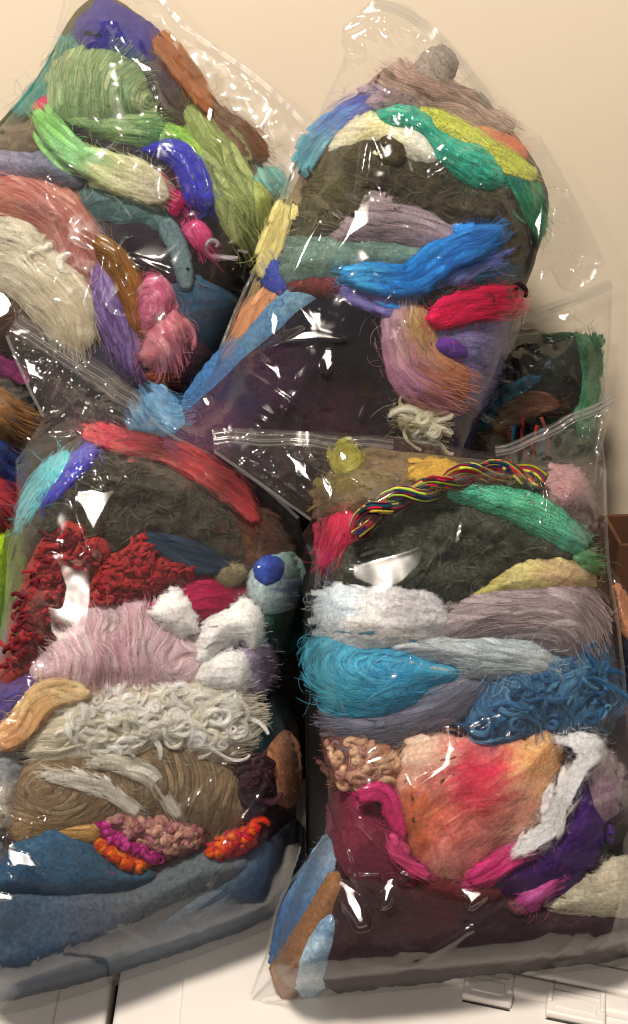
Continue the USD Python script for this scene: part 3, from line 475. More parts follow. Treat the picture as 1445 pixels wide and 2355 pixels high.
G_ = Bag('G', *plane_at(1440, 1500, .875, -6, 12),
 '1412,1330 1445,1400 1510,1500 1520,1930 1405,1930 1405,1560', '1405,1300 1450,1370 1525,1500 1535,1948 1395,1948 1398,1560', .030, 60)
# ------------------------------------------------------------------ bag A, upper left
P_ = piece
core(A, 'dark mixed wool packed deep inside the upper left bag', [(100, 300, (70, 75, 50)), (450, 450, (70, 75, 45)), (300, 600, (40, 36, 44)), (450, 750, (36, 52, 68)), (100, 900, (60, 45, 48)), (300, 950, (45, 35, 48)), (540, 300, (95, 68, 50))])
P_(A, 'felt', 'wool_felt', 'indigo blue felt folded at the very top of the upper left bag', 'felt', '180,140 172,85 188,50 215,22 240,-5 285,30 335,55 362,85 362,118 335,150 260,150', (52, 46, 118), 1.0, 1.2)
P_(A, 'batt', 'wool_batt', 'black wool showing under the fold of indigo felt', 'wool', '205,52 285,48 292,70 250,104 205,100 188,80', (34, 32, 38), 1.5, .7)
P_(A, 'roving', 'wool_roving', 'teal wool strip up the left shoulder of the upper left bag', 'wool', '130,128 160,90 195,90 185,130 140,190 95,250 50,262 30,255 85,190', (52, 128, 118), .8, 1.0, ('a', 125))
P_(A, 'batt', 'wool_tuft', 'small hot pink tuft left of the green nest', 'wool', '62,245 88,212 112,205 115,250 92,268', (190, 50, 95), 1.0, .8)
P_(A, 'batt', 'wool_batt', 'grey brown cottony wool at the left edge under the teal strip', 'wool', '-30,345 0,322 35,288 85,262 120,290 130,335 70,355 0,362', [(40, 310, (120, 104, 86)), (90, 285, (95, 82, 64))], .9, 1.2)
P_(A, 'roving', 'wool_batt', 'purple brown wool behind the right of the green nest', 'wool', '300,120 350,140 405,185 450,250 455,310 400,300 350,240 315,190', [(340, 160, (92, 76, 84)), (430, 270, (84, 74, 58))], .7, 1.2, ('a', 55))
P_(A, 'roving', 'wool_roving', 'orange brown strand along the right shoulder of the upper left bag', 'wool', ('362,95 400,130 440,190 478,245', [24, 34, 34, 24]), (158, 98, 58), 1.1, .8)
P_(A, 'roving', 'wool_batt', 'russet brown wool in the right corner, seen through two layers of film', 'wool', '470,230 520,255 575,290 620,345 610,372 555,350 510,300', [(500, 260, (120, 90, 70)), (590, 340, (112, 74, 50))], .2, 1.0, ('a', 40))
P_(A, 'roving', 'wool_roving', 'pale teal wool in the far right corner of the upper left bag', 'wool', '590,395 625,380 660,405 655,460 618,470 590,440', (120, 165, 155), .3, .8, ('a', 50))
P_(A, 'roving', 'wool_batt', 'olive lime wool down the right side of the upper left bag', 'wool', '395,235 440,232 500,290 555,350 595,450 605,560 580,600 520,560 485,470 450,360 410,310', [(430, 260, (150, 165, 85)), (500, 370, (112, 118, 62)), (580, 450, (150, 160, 90)), (550, 540, (96, 100, 60))], .8, 1.2, ('a', 58), colb=(185, 195, 130))
P_(A, 'roving', 'wool_roving', 'yellow green glossy wool at the right rim under the teal corner', 'wool', '585,420 615,425 636,470 622,520 600,540 582,490', (165, 178, 80), .6, .9, ('a', 80), colb=(205, 210, 140))
t, L = P_(A, 'silk', 'wool_nest', 'coiled green and sage silky nest at the top of the upper left bag', 'wool', '100,235 112,165 160,112 218,98 262,104 305,138 338,180 354,232 345,268 300,282 250,296 200,294 145,275 108,265', [(130, 220, (95, 138, 92)), (200, 150, (120, 150, 95)), (290, 190, (88, 152, 112)), (230, 250, (92, 132, 88)), (320, 230, (70, 100, 70))], 1.7, 1.6, ('s', 345, 225, .8), colb=(190, 198, 150), amp=.55)
P_(A, 'silk', 'wool_roving', 'green silky roving wrapped round the bottom of the coiled nest', 'wool', '150,270 215,268 290,258 345,252 374,280 378,322 335,348 270,335 210,305 170,292', [(200, 280, (108, 148, 100)), (340, 300, (84, 148, 96))], 1.9, 1.2, ('a', 12), colb=(170, 190, 130))
P_(A, 'sparkle', 'sparkle_fibre', 'bright lime glitter fibre beside the royal blue tuft', 'glitter fibre', '345,310 380,285 420,295 452,325 474,385 484,450 462,440 438,350 400,322 362,330', [(380, 300, (105, 178, 62)), (470, 410, (165, 185, 62))], 1.6, .9, ('a', 50), colb=(200, 230, 110))
P_(A, 'batt', 'wool_batt', 'grey teal batt in the middle of the upper left bag', 'wool', '180,470 195,415 245,400 300,415 370,460 405,505 425,590 415,620 385,560 330,520 270,520 215,505', (98, 124, 122), 1.2, 1.3)
P_(A, 'batt', 'wool_batt', 'lavender grey wool above the salmon silk', 'wool', '-30,345 40,338 110,345 165,372 200,405 195,440 140,430 80,418 -30,405', [(30, 370, (140, 132, 148)), (150, 400, (112, 116, 128))], 1.3, 1.4)
P_(A, 'felt', 'wool_felt', 'near black plum felt under the grey teal batt', 'felt', '225,535 270,508 330,500 375,530 410,600 420,665 360,640 300,590 250,570', (52, 44, 52), 1.0, 1.0)
P_(A, 'felt', 'wool_felt', 'dark petrol blue felt behind the pink roses', 'felt', '370,640 440,632 520,672 545,700 530,775 490,830 430,810 410,740', [(430, 660, (52, 86, 108)), (500, 760, (42, 58, 74))], .8, .9)
P_(A, 'batt', 'wool_batt', 'black wool between the royal blue tuft and the clear fold', 'wool', '405,480 440,462 490,470 530,520 570,585 560,665 500,665 440,610 418,560', (24, 22, 26), .9, 1.0)
P_(A, 'felt', 'wool_felt', 'dusky plum felt low on the right of the upper left bag', 'felt', '420,770 480,775 500,840 440,900 390,905 400,840', (72, 52, 62), .8, .9)
P_(A, 'silk', 'wool_roving', 'black wisp of wool running diagonally across the green', 'wool', '112,288 160,276 215,296 245,312 330,340 385,368 422,420 424,470 398,470 352,398 300,386 240,362 190,338 145,312', [(180, 300, (36, 30, 30)), (330, 365, (36, 30, 34)), (400, 440, (75, 25, 55))], 2.1, .8, ('l', '115,285 240,335 370,385 415,470'), fuzz=.35)
P_(A, 'roving', 'wool_roving', 'hot magenta wool end below the black wisp', 'wool', '325,378 370,385 402,415 426,455 408,498 388,486 368,435', (196, 28, 100), 2.0, .8, ('a', 55))
P_(A, 'sparkle', 'sparkle_fibre', 'royal blue glittering tuft right of the black wisp', 'glitter fibre', '318,348 350,324 395,314 432,326 458,362 478,412 488,462 470,480 432,468 416,438 405,398 368,364', (52, 50, 172), 2.2, 1.4, ('l', '325,345 400,345 440,400 465,475'), colb=(90, 90, 215))
P_(A, 'roving', 'wool_roving', 'mint to cream roving crossing the upper left bag', 'wool', ('92,262 130,312 172,356 240,386 310,410 368,445', [30, 44, 50, 64, 76, 60]), [(110, 290, (140, 190, 110)), (170, 350, (158, 208, 150)), (250, 390, (212, 212, 160)), (320, 420, (220, 210, 172)), (370, 445, (196, 182, 160))], 2.3, 1.3)
P_(A, 'felt', 'wool_roving', 'thin grey teal ribbon curving down past the plum felt', 'wool', ('385,520 410,570 422,610 428,650', [26, 26, 22, 14]), (104, 122, 124), 1.7, .5)
P_(A, 'silk', 'wool_roving', 'salmon and orange silky hank left of the ochre roving', 'wool', '-30,420 30,398 60,408 115,428 165,442 192,475 212,515 222,562 218,625 190,648 150,610 115,560 80,518 -30,490', [(20, 430, (205, 125, 80)), (70, 420, (190, 105, 85)), (110, 480, (190, 112, 112)), (180, 560, (178, 100, 92)), (10, 400, (210, 60, 100)), (170, 450, (195, 125, 90))], 1.8, 1.6, ('l', '-20,430 60,455 140,510 190,640'), colb=(225, 165, 150))
P_(A, 'silk', 'wool_hank', 'ochre gold roving between the purple silk and the plum felt', 'wool', '205,555 245,540 280,572 312,620 328,680 328,752 305,760 280,690 255,622 225,592', [(250, 570, (178, 128, 56)), (310, 700, (188, 122, 44))], 1.8, 1.3, ('l', '215,560 270,590 310,680 318,755'), colb=(130, 85, 35))
P_(A, 'silk', 'wool_lock', 'shiny purple silk lumps beside the ochre gold roving', 'silk', '165,508 198,508 216,560 228,615 262,645 288,702 314,760 322,800 322,880 270,830 232,770 212,700 198,640 190,560', [(190, 550, (130, 90, 140)), (240, 680, (100, 66, 136)), (300, 820, (72, 42, 78))], 1.6, 1.2, ('l', '180,510 215,610 260,700 310,850'), colb=(170, 140, 200), amp=.6)
t, L = P_(A, 'silk', 'fleece_lock', 'long cream fleece spilling from the left edge of the upper left bag', 'wool', '-30,505 35,490 82,520 105,562 140,590 155,602 188,632 208,662 218,705 214,790 190,815 140,790 95,750 55,700 -30,655', [(20, 560, (252, 242, 222)), (90, 620, (246, 232, 208)), (150, 700, (230, 212, 180)), (190, 770, (230, 212, 182))], 2.0, 2.0, ('l', '-30,560 60,580 130,650 180,720 200,800'), colb=(222, 206, 178), amp=.25)
locks(t, L, '85,540 140,555 150,600 100,610', 4, (16, 26), 8, [(225, 212, 190), (210, 192, 165)], 5, turns=(.6, 1.1))
t, L = P_(A, 'roving', 'wool_rosette', 'upper pink roving rosette beside the ochre gold roving', 'wool', '322,660 344,632 374,640 396,680 392,722 350,756 325,745', [(340, 650, (205, 75, 120)), (375, 700, (190, 88, 120))], 2.0, 1.8, ('s', 340, 700, .6), colb=(230, 150, 170), amp=.6)
P_(A, 'roving', 'wool_rosette', 'lower pink roving rosette above the orange scrap', 'wool', '324,800 346,762 392,712 420,728 434,772 418,822 392,856 350,850 325,830', [(350, 790, (205, 125, 135)), (400, 780, (196, 88, 108))], 2.2, 1.9, ('s', 330, 850, .7), colb=(228, 160, 165), amp=.6)
P_(A, 'roving', 'wool_tuft', 'burnt orange scrap under the lower pink rosette', 'wool', '335,852 392,845 400,870 385,892 350,892', (150, 80, 45), 1.6, .7)
t, L = P_(A, 'silk', 'wool_tuft', 'magenta tuft caught in a white curl on the black wool', 'wool', '428,535 444,505 472,518 488,560 472,580 446,564', (200, 40, 105), 1.7, .9, ('a', 60), colb=(235, 110, 160))
locks(t, L, '470,545 515,555 515,600 480,600', 4, (18, 26), 6, [(205, 190, 185), (180, 165, 170)], 8, turns=(.5, .9), tail=2)
P_(A, 'batt', 'wool_batt', 'dark brown wool at the left edge under the cream fleece', 'wool', '-30,660 20,660 60,690 90,750 110,820 40,800 -30,790', [(20, 700, (92, 70, 58)), (60, 780, (70, 52, 46))], 1.2, 1.1)
P_(A, 'batt', 'wool_batt', 'charcoal wool at the left edge above the small left bag', 'wool', '-30,835 30,840 80,850 100,900 60,930 -30,920', (46, 46, 46), 1.0, 1.0)
P_(A, 'boucle', 'wool_roving', 'magenta plum crinkled strand at the left edge', 'wool', ('-25,832 20,850 60,875', [26, 30, 22]), (112, 42, 84), 1.8, .8)
P_(A, 'felt', 'wool_felt', 'dark slate felt with a fuzzy edge under the zip of the front left bag', 'felt', '95,735 150,745 230,800 310,870 320,930 230,900 140,830', (58, 54, 64), 1.1, .8)

# ------------------------------------------------------------------ bag B, upper right
core(B, 'dark mixed wool packed deep inside the upper right bag', [(900, 250, (120, 95, 90)), (1000, 450, (50, 44, 40)), (1150, 650, (45, 38, 40)), (600, 620, (150, 130, 90)), (560, 800, (80, 90, 110)), (600, 1000, (44, 32, 42)), (1000, 1000, (50, 44, 70)), (360, 960, (70, 110, 150))])
P_(B, 'felt', 'wool_batt', 'smoky grey lump at the back near the top corner of the upper right bag', 'wool', '955,160 985,122 1025,116 1048,145 1035,180 985,195', (140, 126, 116), -.3, 1.2)
P_(B, 'roving', 'wool_roving', 'dusty rose wool with dark strands at the top of the upper right bag', 'wool', '862,200 900,148 945,148 1010,185 1085,232 1165,272 1190,300 1100,298 1000,262 930,230', [(910, 170, (206, 170, 156)), (1000, 210, (180, 146, 130)), (1120, 275, (206, 176, 158))], .4, 1.2, ('a', 28), colb=(96, 76, 66), amp=.5)
P_(B, 'batt', 'wool_batt', 'mauve grey wool under the dusty rose top of the upper right bag', 'wool', '826,235 855,195 900,200 960,222 1010,252 970,262 900,262 845,258', [(860, 215, (140, 120, 132)), (940, 240, (105, 88, 86))], .9, 1.0)
P_(B, 'roving', 'wool_roving', 'blue and turquoise strand up the left shoulder of the upper right bag', 'wool', ('700,380 735,312 785,262 850,232', [20, 30, 34, 30]), [(720, 350, (105, 160, 170)), (790, 265, (80, 118, 175)), (845, 235, (62, 58, 140))], .8, .9)
P_(B, 'sparkle', 'sparkle_fibre', 'coral orange glitter fibre on the right shoulder', 'glitter fibre', '1035,275 1100,288 1175,318 1212,345 1196,382 1148,366 1085,335', [(1080, 300, (190, 150, 90)), (1170, 340, (214, 112, 82))], .8, 1.0, ('a', 28))
P_(B, 'sparkle', 'sparkle_fibre', 'yellow lime glitter strand between the teal and the coral', 'glitter fibre', ('978,258 1040,288 1095,330 1150,358 1222,402', [18, 34, 40, 38, 24]), (196, 198, 84), 1.1, .8)
P_(B, 'roving', 'wool_roving', 'green teal wool tail falling down the right side', 'wool', '1150,395 1190,380 1222,402 1245,450 1258,520 1240,560 1215,500 1185,450', [(1180, 410, (40, 120, 104)), (1240, 480, (70, 150, 105))], 1.0, 1.0, ('a', 60))
P_(B, 'batt', 'wool_batt', 'cream white wool at the left shoulder of the upper right bag', 'wool', '750,350 772,300 800,262 855,248 885,272 930,286 972,282 1006,328 1010,380 950,375 900,345 840,325 785,350', [(800, 300, (214, 204, 176)), (860, 290, (224, 212, 160)), (960, 330, (226, 218, 200))], 1.2, 1.5)
P_(B, 'batt', 'wool_batt', 'big dark olive brown fleece across the upper right bag', 'wool', '665,560 690,470 712,410 748,335 795,312 870,312 925,345 945,370 1020,368 1085,425 1145,425 1168,405 1185,450 1208,510 1214,570 1204,640 1150,620 1128,550 1060,540 1000,540 900,560 800,570', [(720, 430, (92, 90, 56)), (800, 350, (66, 60, 40)), (690, 520, (80, 78, 50)), (900, 400, (46, 42, 38)), (1050, 460, (50, 44, 40)), (1180, 540, (46, 40, 37))], 1.4, 1.4, ('a', 20), amp=.3, bil=(.6, 42), colb=(92, 84, 62))
t, L = P_(B, 'boucle', 'wool_lock', 'knotted dark olive lock standing up from the olive fleece', 'wool', '868,355 878,322 900,312 922,335 932,375 900,385 872,378', (70, 60, 38), 2.1, 1.0)
P_(B, 'sparkle', 'sparkle_fibre', 'teal glitter fibre sweeping over the upper right bag', 'glitter fibre', '866,256 905,240 945,243 985,265 1015,298 1062,328 1105,330 1148,370 1164,402 1142,436 1092,428 1048,394 1008,362 988,315 940,288 888,282', (8, 140, 116), 2.1, 1.3, ('l', '870,260 960,275 1030,340 1150,415'), colb=(70, 205, 175))
P_(B, 'roving', 'wool_batt', 'taupe lavender batt triangle in the middle of the upper right bag', 'wool', '745,562 785,485 848,422 900,408 945,440 1012,488 1066,532 1068,582 1000,590 940,572 880,560 820,568', (160, 140, 144), 2.2, 1.3, ('a', 15, 30), dens=9)
P_(B, 'batt', 'wool_roving', 'grey green roving band below the taupe triangle', 'wool', '632,612 655,558 720,542 800,548 880,540 950,556 1016,575 1010,618 930,635 850,640 760,652 690,650 640,640', (112, 134, 122), 2.3, 1.4, ('a', 2))
P_(B, 'roving', 'wool_roving', 'dark teal blue wool at the right under the bright blue roving', 'wool', '1030,640 1090,610 1160,590 1190,620 1170,665 1100,672', (42, 88, 112), 1.5, 1.1, ('a', -8))
P_(B, 'silk', 'wool_lock', 'periwinkle shiny locks under the right end of the bright blue roving', 'wool', '1018,640 1050,608 1110,585 1160,580 1150,610 1100,640 1050,658', (82, 98, 192), 2.2, .9, ('a', -25), colb=(160, 170, 225))
P_(B, 'roving', 'wool_roving', 'bright blue roving with a dip across the upper right bag', 'wool', ('800,634 850,634 915,655 965,635 1010,596 1070,568 1140,535', [42, 56, 62, 72, 72, 66, 56]), [(820, 630, (70, 160, 210)), (930, 650, (30, 120, 190)), (1080, 570, (45, 130, 205)), (1130, 540, (60, 130, 190))], 2.7, 1.6, fuzz=.25)
P_(B, 'roving', 'wool_roving', 'pale yellow strand down the left edge of the upper right bag', 'wool', ('655,480 632,540 615,590 600,625', [26, 34, 34, 24]), (214, 198, 132), .9, .9)
P_(B, 'roving', 'wool_roving', 'deep blue tuft under the pale yellow strand', 'wool', '600,630 618,598 650,600 660,655 646,678 612,662', (66, 82, 160), 1.1, .9, ('a', 70))
P_(B, 'roving', 'wool_roving', 'peach strip along the lower left edge of the upper right bag', 'wool', '520,830 552,720 600,672 640,660 640,700 580,770 535,840', (212, 152, 108), .6, .9, ('a', 125))
P_(B, 'felt', 'wool_felt', 'steel blue felt strip slanting down the left side', 'felt', '420,935 478,845 560,762 625,685 700,648 748,680 700,720 610,790 545,840 485,895 440,945', [(700, 670, (110, 140, 158)), (600, 750, (84, 124, 154)), (480, 880, (70, 108, 148))], 1.2, 1.0)
P_(B, 'felt', 'wool_felt', 'maroon felt scrap under the grey green band', 'felt', '655,662 705,632 790,628 830,650 800,690 720,680', (104, 54, 50), 1.7, .9)
P_(B, 'felt', 'wool_felt', 'large near black plum felt filling the lower half of the upper right bag', 'felt', '330,1010 430,950 482,912 560,832 630,770 690,705 760,675 820,668 860,700 885,760 895,850 925,930 945,1010 950,1180 480,1180', [(700, 740, (18, 18, 32)), (820, 800, (16, 15, 22)), (600, 860, (56, 32, 52)), (480, 960, (84, 50, 72)), (780, 950, (58, 32, 42)), (520, 900, (36, 38, 68)), (880, 920, (30, 24, 28)), (640, 1000, (40, 26, 36))], 1.6, 2.8, R=150, amp=.15, lump=.5, dens=22, bil=(.45, 95))
P_(B, 'roving', 'wool_roving', 'lavender roving peeking out above the near black felt', 'wool', ('795,672 850,690 905,712', [30, 42, 36]), (128, 116, 172), 2.1, .9)
t, L = P_(B, 'boucle', 'wool_lock', 'dark brown curled locks between the blue and the hot pink rovings', 'wool', '930,690 1000,655 1080,648 1165,640 1190,675 1100,700 1000,728 950,730', (46, 34, 34), 1.6, 1.0)
locks(t, L, '940,700 1000,660 1165,650 1180,670 1000,715', 34, (8, 16), 6, [(52, 38, 38), (36, 26, 28)], 64, joined=True)
P_(B, 'batt', 'wool_batt', 'lavender batt at the right under the hot pink roving', 'wool', '985,760 1050,735 1120,735 1182,720 1176,790 1148,872 1110,950 1070,930 1040,830 1000,800', (140, 130, 172), 1.8, 1.3)
P_(B, 'roving', 'wool_roving', 'hot pink roving on the right of the upper right bag', 'wool', ('1000,732 1045,715 1110,695 1182,692', [44, 62, 58, 56]), [(1030, 725, (226, 22, 88)), (1150, 695, (206, 30, 76))], 2.4, 1.4)
P_(B, 'felt', 'wool_tuft', 'violet tuft on the lavender batt', 'wool', '985,795 1035,772 1082,788 1095,822 1055,835 1010,812', (98, 56, 136), 2.5, .7)
P_(B, 'felt', 'wool_felt', 'navy felt at the lower right of the upper right bag', 'felt', '1000,940 1065,920 1095,970 1065,1050 1040,1150 990,1150', (54, 52, 88), 1.2, .9)
P_(B, 'silk', 'wool_roving', 'pink and gold striped roving hanging beside the near black felt', 'wool', '878,745 888,708 930,690 975,702 995,745 1005,795 1045,832 1085,850 1080,905 1030,950 960,940 915,900 888,840', [(910, 740, (182, 140, 156)), (960, 760, (186, 150, 120)), (930, 860, (172, 112, 142)), (1050, 860, (200, 120, 96)), (1000, 920, (160, 104, 120))], 2.6, 1.8, ('l', '925,700 935,790 965,860 1060,900'), colb=[(950, 760, (205, 165, 70)), (920, 860, (210, 150, 180)), (1040, 880, (220, 150, 90)), (900, 760, (205, 165, 185))], amp=.4, dens=12)
t, L = P_(B, 'silk', 'curly_lock', 'pale blond curls at the foot of the pink and gold roving', 'wool curls', '912,945 940,932 985,940 1022,975 1018,1010 975,1025 935,1005', (188, 174, 140), 2.6, 1.0, amp=.4)
locks(t, L, '915,940 985,938 1020,980 1010,1015 950,1008', 13, (13, 22), 6.5, [(205, 194, 165), (182, 166, 130), (222, 212, 188)], 21)
P_(B, 'silk', 'wool_nest', 'sky blue coiled wool in the lower left bag corner', 'wool', '306,985 312,945 330,915 360,900 395,910 418,945 425,985 380,1010 330,1005', (92, 146, 186), 1.6, 2.0, ('a', 35, 60), colb=(150, 190, 215))
# ------------------------------------------------------------------ bag C, front left
core(C, 'dark mixed wool packed deep inside the front left bag', [(300, 1150, (50, 42, 36)), (600, 1300, (58, 40, 36)), (640, 1600, (40, 62, 70)), (50, 1600, (84, 74, 120)), (300, 1600, (170, 150, 130)), (300, 1850, (100, 80, 64)), (620, 1850, (70, 48, 56)), (200, 2150, (70, 84, 100)), (10, 1350, (90, 100, 60))])
P_(C, 'batt', 'wool_batt', 'big dark olive brown fleece under the top of the front left bag', 'wool', '40,1290 60,1200 120,1130 205,1050 300,1025 400,1050 470,1110 530,1170 572,1230 580,1290 520,1330 430,1310 360,1280 290,1300 220,1290 150,1260', [(250, 1100, (50, 46, 40)), (380, 1120, (66, 62, 52)), (130, 1200, (34, 32, 30)), (480, 1220, (46, 44, 38)), (300, 1230, (52, 42, 34))], .9, 1.4, ('a', 15), amp=.3, bil=(.6, 42), colb=(92, 86, 74))
P_(C, 'batt', 'wool_batt', 'reddish brown fleece on the right shoulder of the front left bag', 'wool', '545,1170 610,1160 662,1220 680,1290 640,1330 580,1330 545,1270', (92, 62, 48), .6, 1.1, ('a', 30))
P_(C, 'roving', 'wool_roving', 'dark blue grey strand under the olive brown fleece', 'wool', ('345,1240 400,1265 470,1290 520,1300', [28, 44, 46, 24]), (52, 68, 84), 1.6, .8)
P_(C, 'roving', 'wool_roving', 'coral red rope over the top of the front left bag', 'wool', ('205,992 260,1010 330,1025 410,1045 480,1085 545,1130 582,1190', [34, 36, 24, 36, 48, 44, 30]), [(230, 1000, (200, 72, 84)), (350, 1030, (120, 58, 58)), (430, 1050, (190, 76, 76)), (520, 1110, (140, 60, 60)), (570, 1170, (170, 64, 70))], 1.7, 1.3)
P_(C, 'sparkle', 'sparkle_fibre', 'indigo glitter fibre inside the cyan strand', 'glitter fibre', '92,1165 118,1110 150,1062 205,1015 222,1035 205,1070 170,1110 135,1150', (62, 58, 168), 1.5, .9, ('a', 130), colb=(100, 100, 215))
P_(C, 'sparkle', 'sparkle_fibre', 'turquoise cyan glitter strand on the left shoulder of the front left bag', 'glitter fibre', '34,1230 48,1160 75,1105 110,1062 150,1040 160,1062 130,1105 95,1150 60,1195', [(120, 1070, (90, 196, 208)), (60, 1160, (50, 150, 165)), (40, 1220, (40, 100, 100))], 1.8, .9, ('a', 125), colb=(140, 225, 230))
P_(C, 'roving', 'wool_roving', 'olive green strip at the left rim of the front left bag', 'wool', '18,1260 45,1200 62,1230 55,1310 35,1380 14,1400', (96, 110, 58), .5, .6, ('a', 100))
t, L = P_(C, 'boucle', 'boucle_wool', 'brick red crinkled wool on the left of the front left bag', 'wool', '-10,1560 18,1500 30,1430 58,1340 80,1270 108,1208 145,1190 195,1212 245,1240 262,1270 205,1320 160,1370 135,1430 112,1490 70,1540 20,1580', [(60, 1420, (138, 42, 40)), (150, 1240, (160, 62, 58)), (110, 1330, (150, 40, 36)), (40, 1530, (120, 34, 44))], 1.9, 1.7, ('a', 105, 40), colb=(176, 66, 56))
locks(t, L, '0,1550 35,1430 80,1290 120,1215 200,1225 245,1265 150,1360 110,1480', 190, (6, 12), 4.6, [(146, 38, 46), (118, 30, 40), (162, 50, 54), (98, 24, 32)], 61, mat='boucle', joined=True, turns=(.4, 1.0), tail=4)
t, L = P_(C, 'boucle', 'boucle_wool', 'brick red crinkled wool peak in the middle of the front left bag', 'wool', '195,1395 215,1340 240,1298 275,1262 320,1228 338,1198 356,1232 372,1270 412,1288 465,1300 445,1328 385,1350 320,1385 250,1410', [(280, 1300, (156, 56, 50)), (340, 1250, (168, 46, 42)), (400, 1310, (156, 42, 42))], 2.0, 1.6, ('a', 115, 40), colb=(180, 66, 56))
locks(t, L, '215,1385 250,1300 330,1220 370,1280 455,1305 380,1345 280,1390', 140, (6, 12), 4.6, [(152, 42, 48), (126, 32, 40), (168, 52, 54)], 62, mat='boucle', joined=True, turns=(.4, 1.0), tail=4)
P_(C, 'batt', 'wool_tuft', 'khaki tuft right of the brick red peak', 'wool', '490,1318 515,1288 555,1292 568,1325 540,1352 505,1345', (134, 122, 94), 1.6, 1.1)
P_(C, 'roving', 'wool_roving', 'magenta crimson wool behind the white puffs', 'wool', '290,1420 320,1390 420,1345 478,1322 530,1335 550,1372 530,1420 440,1440 340,1450', (172, 30, 76), 1.6, 1.3, ('a', -10))
P_(C, 'felt', 'felt_ball', 'felted ball of white and mint with a blue patch at the right edge', 'felt', '572,1350 592,1302 638,1272 680,1285 696,1330 690,1390 640,1420 595,1405', [(600, 1390, (172, 180, 176)), (660, 1300, (160, 190, 180)), (680, 1370, (110, 128, 160)), (630, 1400, (190, 205, 200))], 1.5, 1.9)
P_(C, 'felt', 'felt_patch', 'cobalt blue felt patch on the white and mint ball', 'felt', '592,1322 602,1295 636,1284 658,1302 655,1332 622,1352 598,1342', (52, 80, 160), 2.9, .7)
P_(C, 'felt', 'wool_felt', 'bottle green felt under the white and mint ball', 'felt', '585,1420 640,1400 694,1385 698,1440 668,1490 640,1500 600,1470', [(620, 1440, (62, 96, 84)), (680, 1430, (48, 78, 56)), (650, 1490, (48, 108, 112))], 1.1, 1.2)
P_(C, 'roving', 'wool_roving', 'violet blue wool at the left edge below the brick red wool', 'wool', '-60,1605 0,1580 45,1552 110,1540 140,1565 100,1620 60,1670 -60,1700', [(20, 1600, (92, 78, 138)), (90, 1580, (110, 78, 128))], 1.5, 1.4, ('a', -25))
P_(C, 'batt', 'wool_batt', 'pale lavender pink wool at the right end of the pink roving', 'wool', '535,1530 560,1480 610,1462 645,1505 642,1560 605,1600 555,1580', (190, 166, 186), 1.7, 1.4)
P_(C, 'silk', 'wool_roving', 'wavy pale pink roving across the front left bag', 'wool', '60,1552 108,1492 195,1425 222,1382 285,1372 335,1375 350,1412 402,1442 455,1480 490,1540 470,1590 420,1600 360,1590 300,1582 230,1590 165,1600 100,1592', [(150, 1520, (222, 178, 182)), (280, 1430, (216, 164, 172)), (260, 1520, (208, 146, 158)), (420, 1520, (220, 182, 184)), (330, 1560, (220, 176, 180))], 2.1, 1.7, ('a', 78, 75), colb=(244, 218, 216), amp=.4)
P_(C, 'batt', 'wool_puff', 'round white wool puff above the wavy pink roving', 'wool', '335,1418 355,1375 395,1350 438,1362 460,1400 466,1445 438,1470 395,1455 355,1440', (255, 246, 236), 2.5, 1.9, fuzz=.9, bil=(.1, 60), dens=13)
P_(C, 'batt', 'wool_puff', 'lower white wool puff touching the cream curls', 'wool', '440,1560 470,1510 520,1490 568,1500 588,1545 570,1590 510,1600 460,1590', (252, 240, 230), 2.5, 1.8, fuzz=.9, bil=(.1, 60), dens=13)
P_(C, 'batt', 'wool_roving', 'white roving sweeping to the right of the round puff', 'wool', '438,1510 462,1440 515,1392 572,1368 610,1415 615,1485 580,1505 556,1462 520,1480 492,1525 455,1535', (255, 246, 236), 2.6, 1.7, fuzz=.85, bil=(.1, 60), dens=13)
P_(C, 'felt', 'wool_felt', 'dark teal felt at the right rim beside the cream curls', 'felt', '560,1700 600,1640 640,1600 655,1640 640,1690 590,1740', (44, 84, 94), .9, .8)
P_(C, 'roving', 'wool_roving', 'peach roving curling down at the left of the cream curls', 'wool', ('-20,1702 30,1690 65,1650 95,1605 140,1588 195,1596', [44, 58, 62, 64, 54, 30]), [(20, 1700, (232, 178, 130)), (90, 1620, (236, 196, 142)), (180, 1595, (226, 196, 150))], 2.3, 1.4)
P_(C, 'batt', 'wool_batt', 'light grey wool at the left edge below the peach roving', 'wool', '-60,1740 0,1725 45,1722 58,1785 45,1860 50,1910 -60,1900', [(10, 1760, (150, 150, 152)), (10, 1870, (196, 182, 166))], 1.5, 1.3)
P_(C, 'felt', 'wool_felt', 'peach tan felt at the lower right rim of the front left bag', 'felt', '615,1715 650,1680 682,1715 684,1800 665,1850 640,1840 625,1790', (196, 138, 102), .9, .9)
t, L = P_(C, 'boucle', 'wool_lock', 'dark plum locks between the brown roving and the peach felt', 'wool', '530,1790 560,1735 600,1725 640,1780 635,1840 600,1885 550,1890', (58, 36, 44), 1.3, 1.1)
locks(t, L, '540,1790 570,1745 620,1750 630,1820 580,1870', 22, (9, 18), 6, [(66, 40, 48), (48, 30, 38)], 63, joined=True)
t, L = P_(C, 'silk', 'curly_fleece', 'cream fleece with ringlet curls across the front left bag', 'wool curls', '52,1748 75,1680 115,1635 185,1590 300,1572 420,1545 515,1552 580,1592 600,1650 575,1712 510,1765 440,1745 370,1712 330,1745 270,1765 200,1745 130,1762', [(120, 1690, (240, 228, 206)), (300, 1640, (236, 222, 198)), (500, 1620, (240, 230, 212)), (540, 1710, (224, 208, 184))], 2.0, 1.7, ('a', -10, 40), colb=(214, 198, 170), amp=.4)
locks(t, L, '150,1620 300,1580 430,1552 530,1565 580,1620 560,1690 490,1720 420,1690 330,1700 270,1740 200,1720 160,1690', 140, (11, 25), 5.4, [(248, 238, 220), (238, 226, 204), (252, 244, 230)], 31)
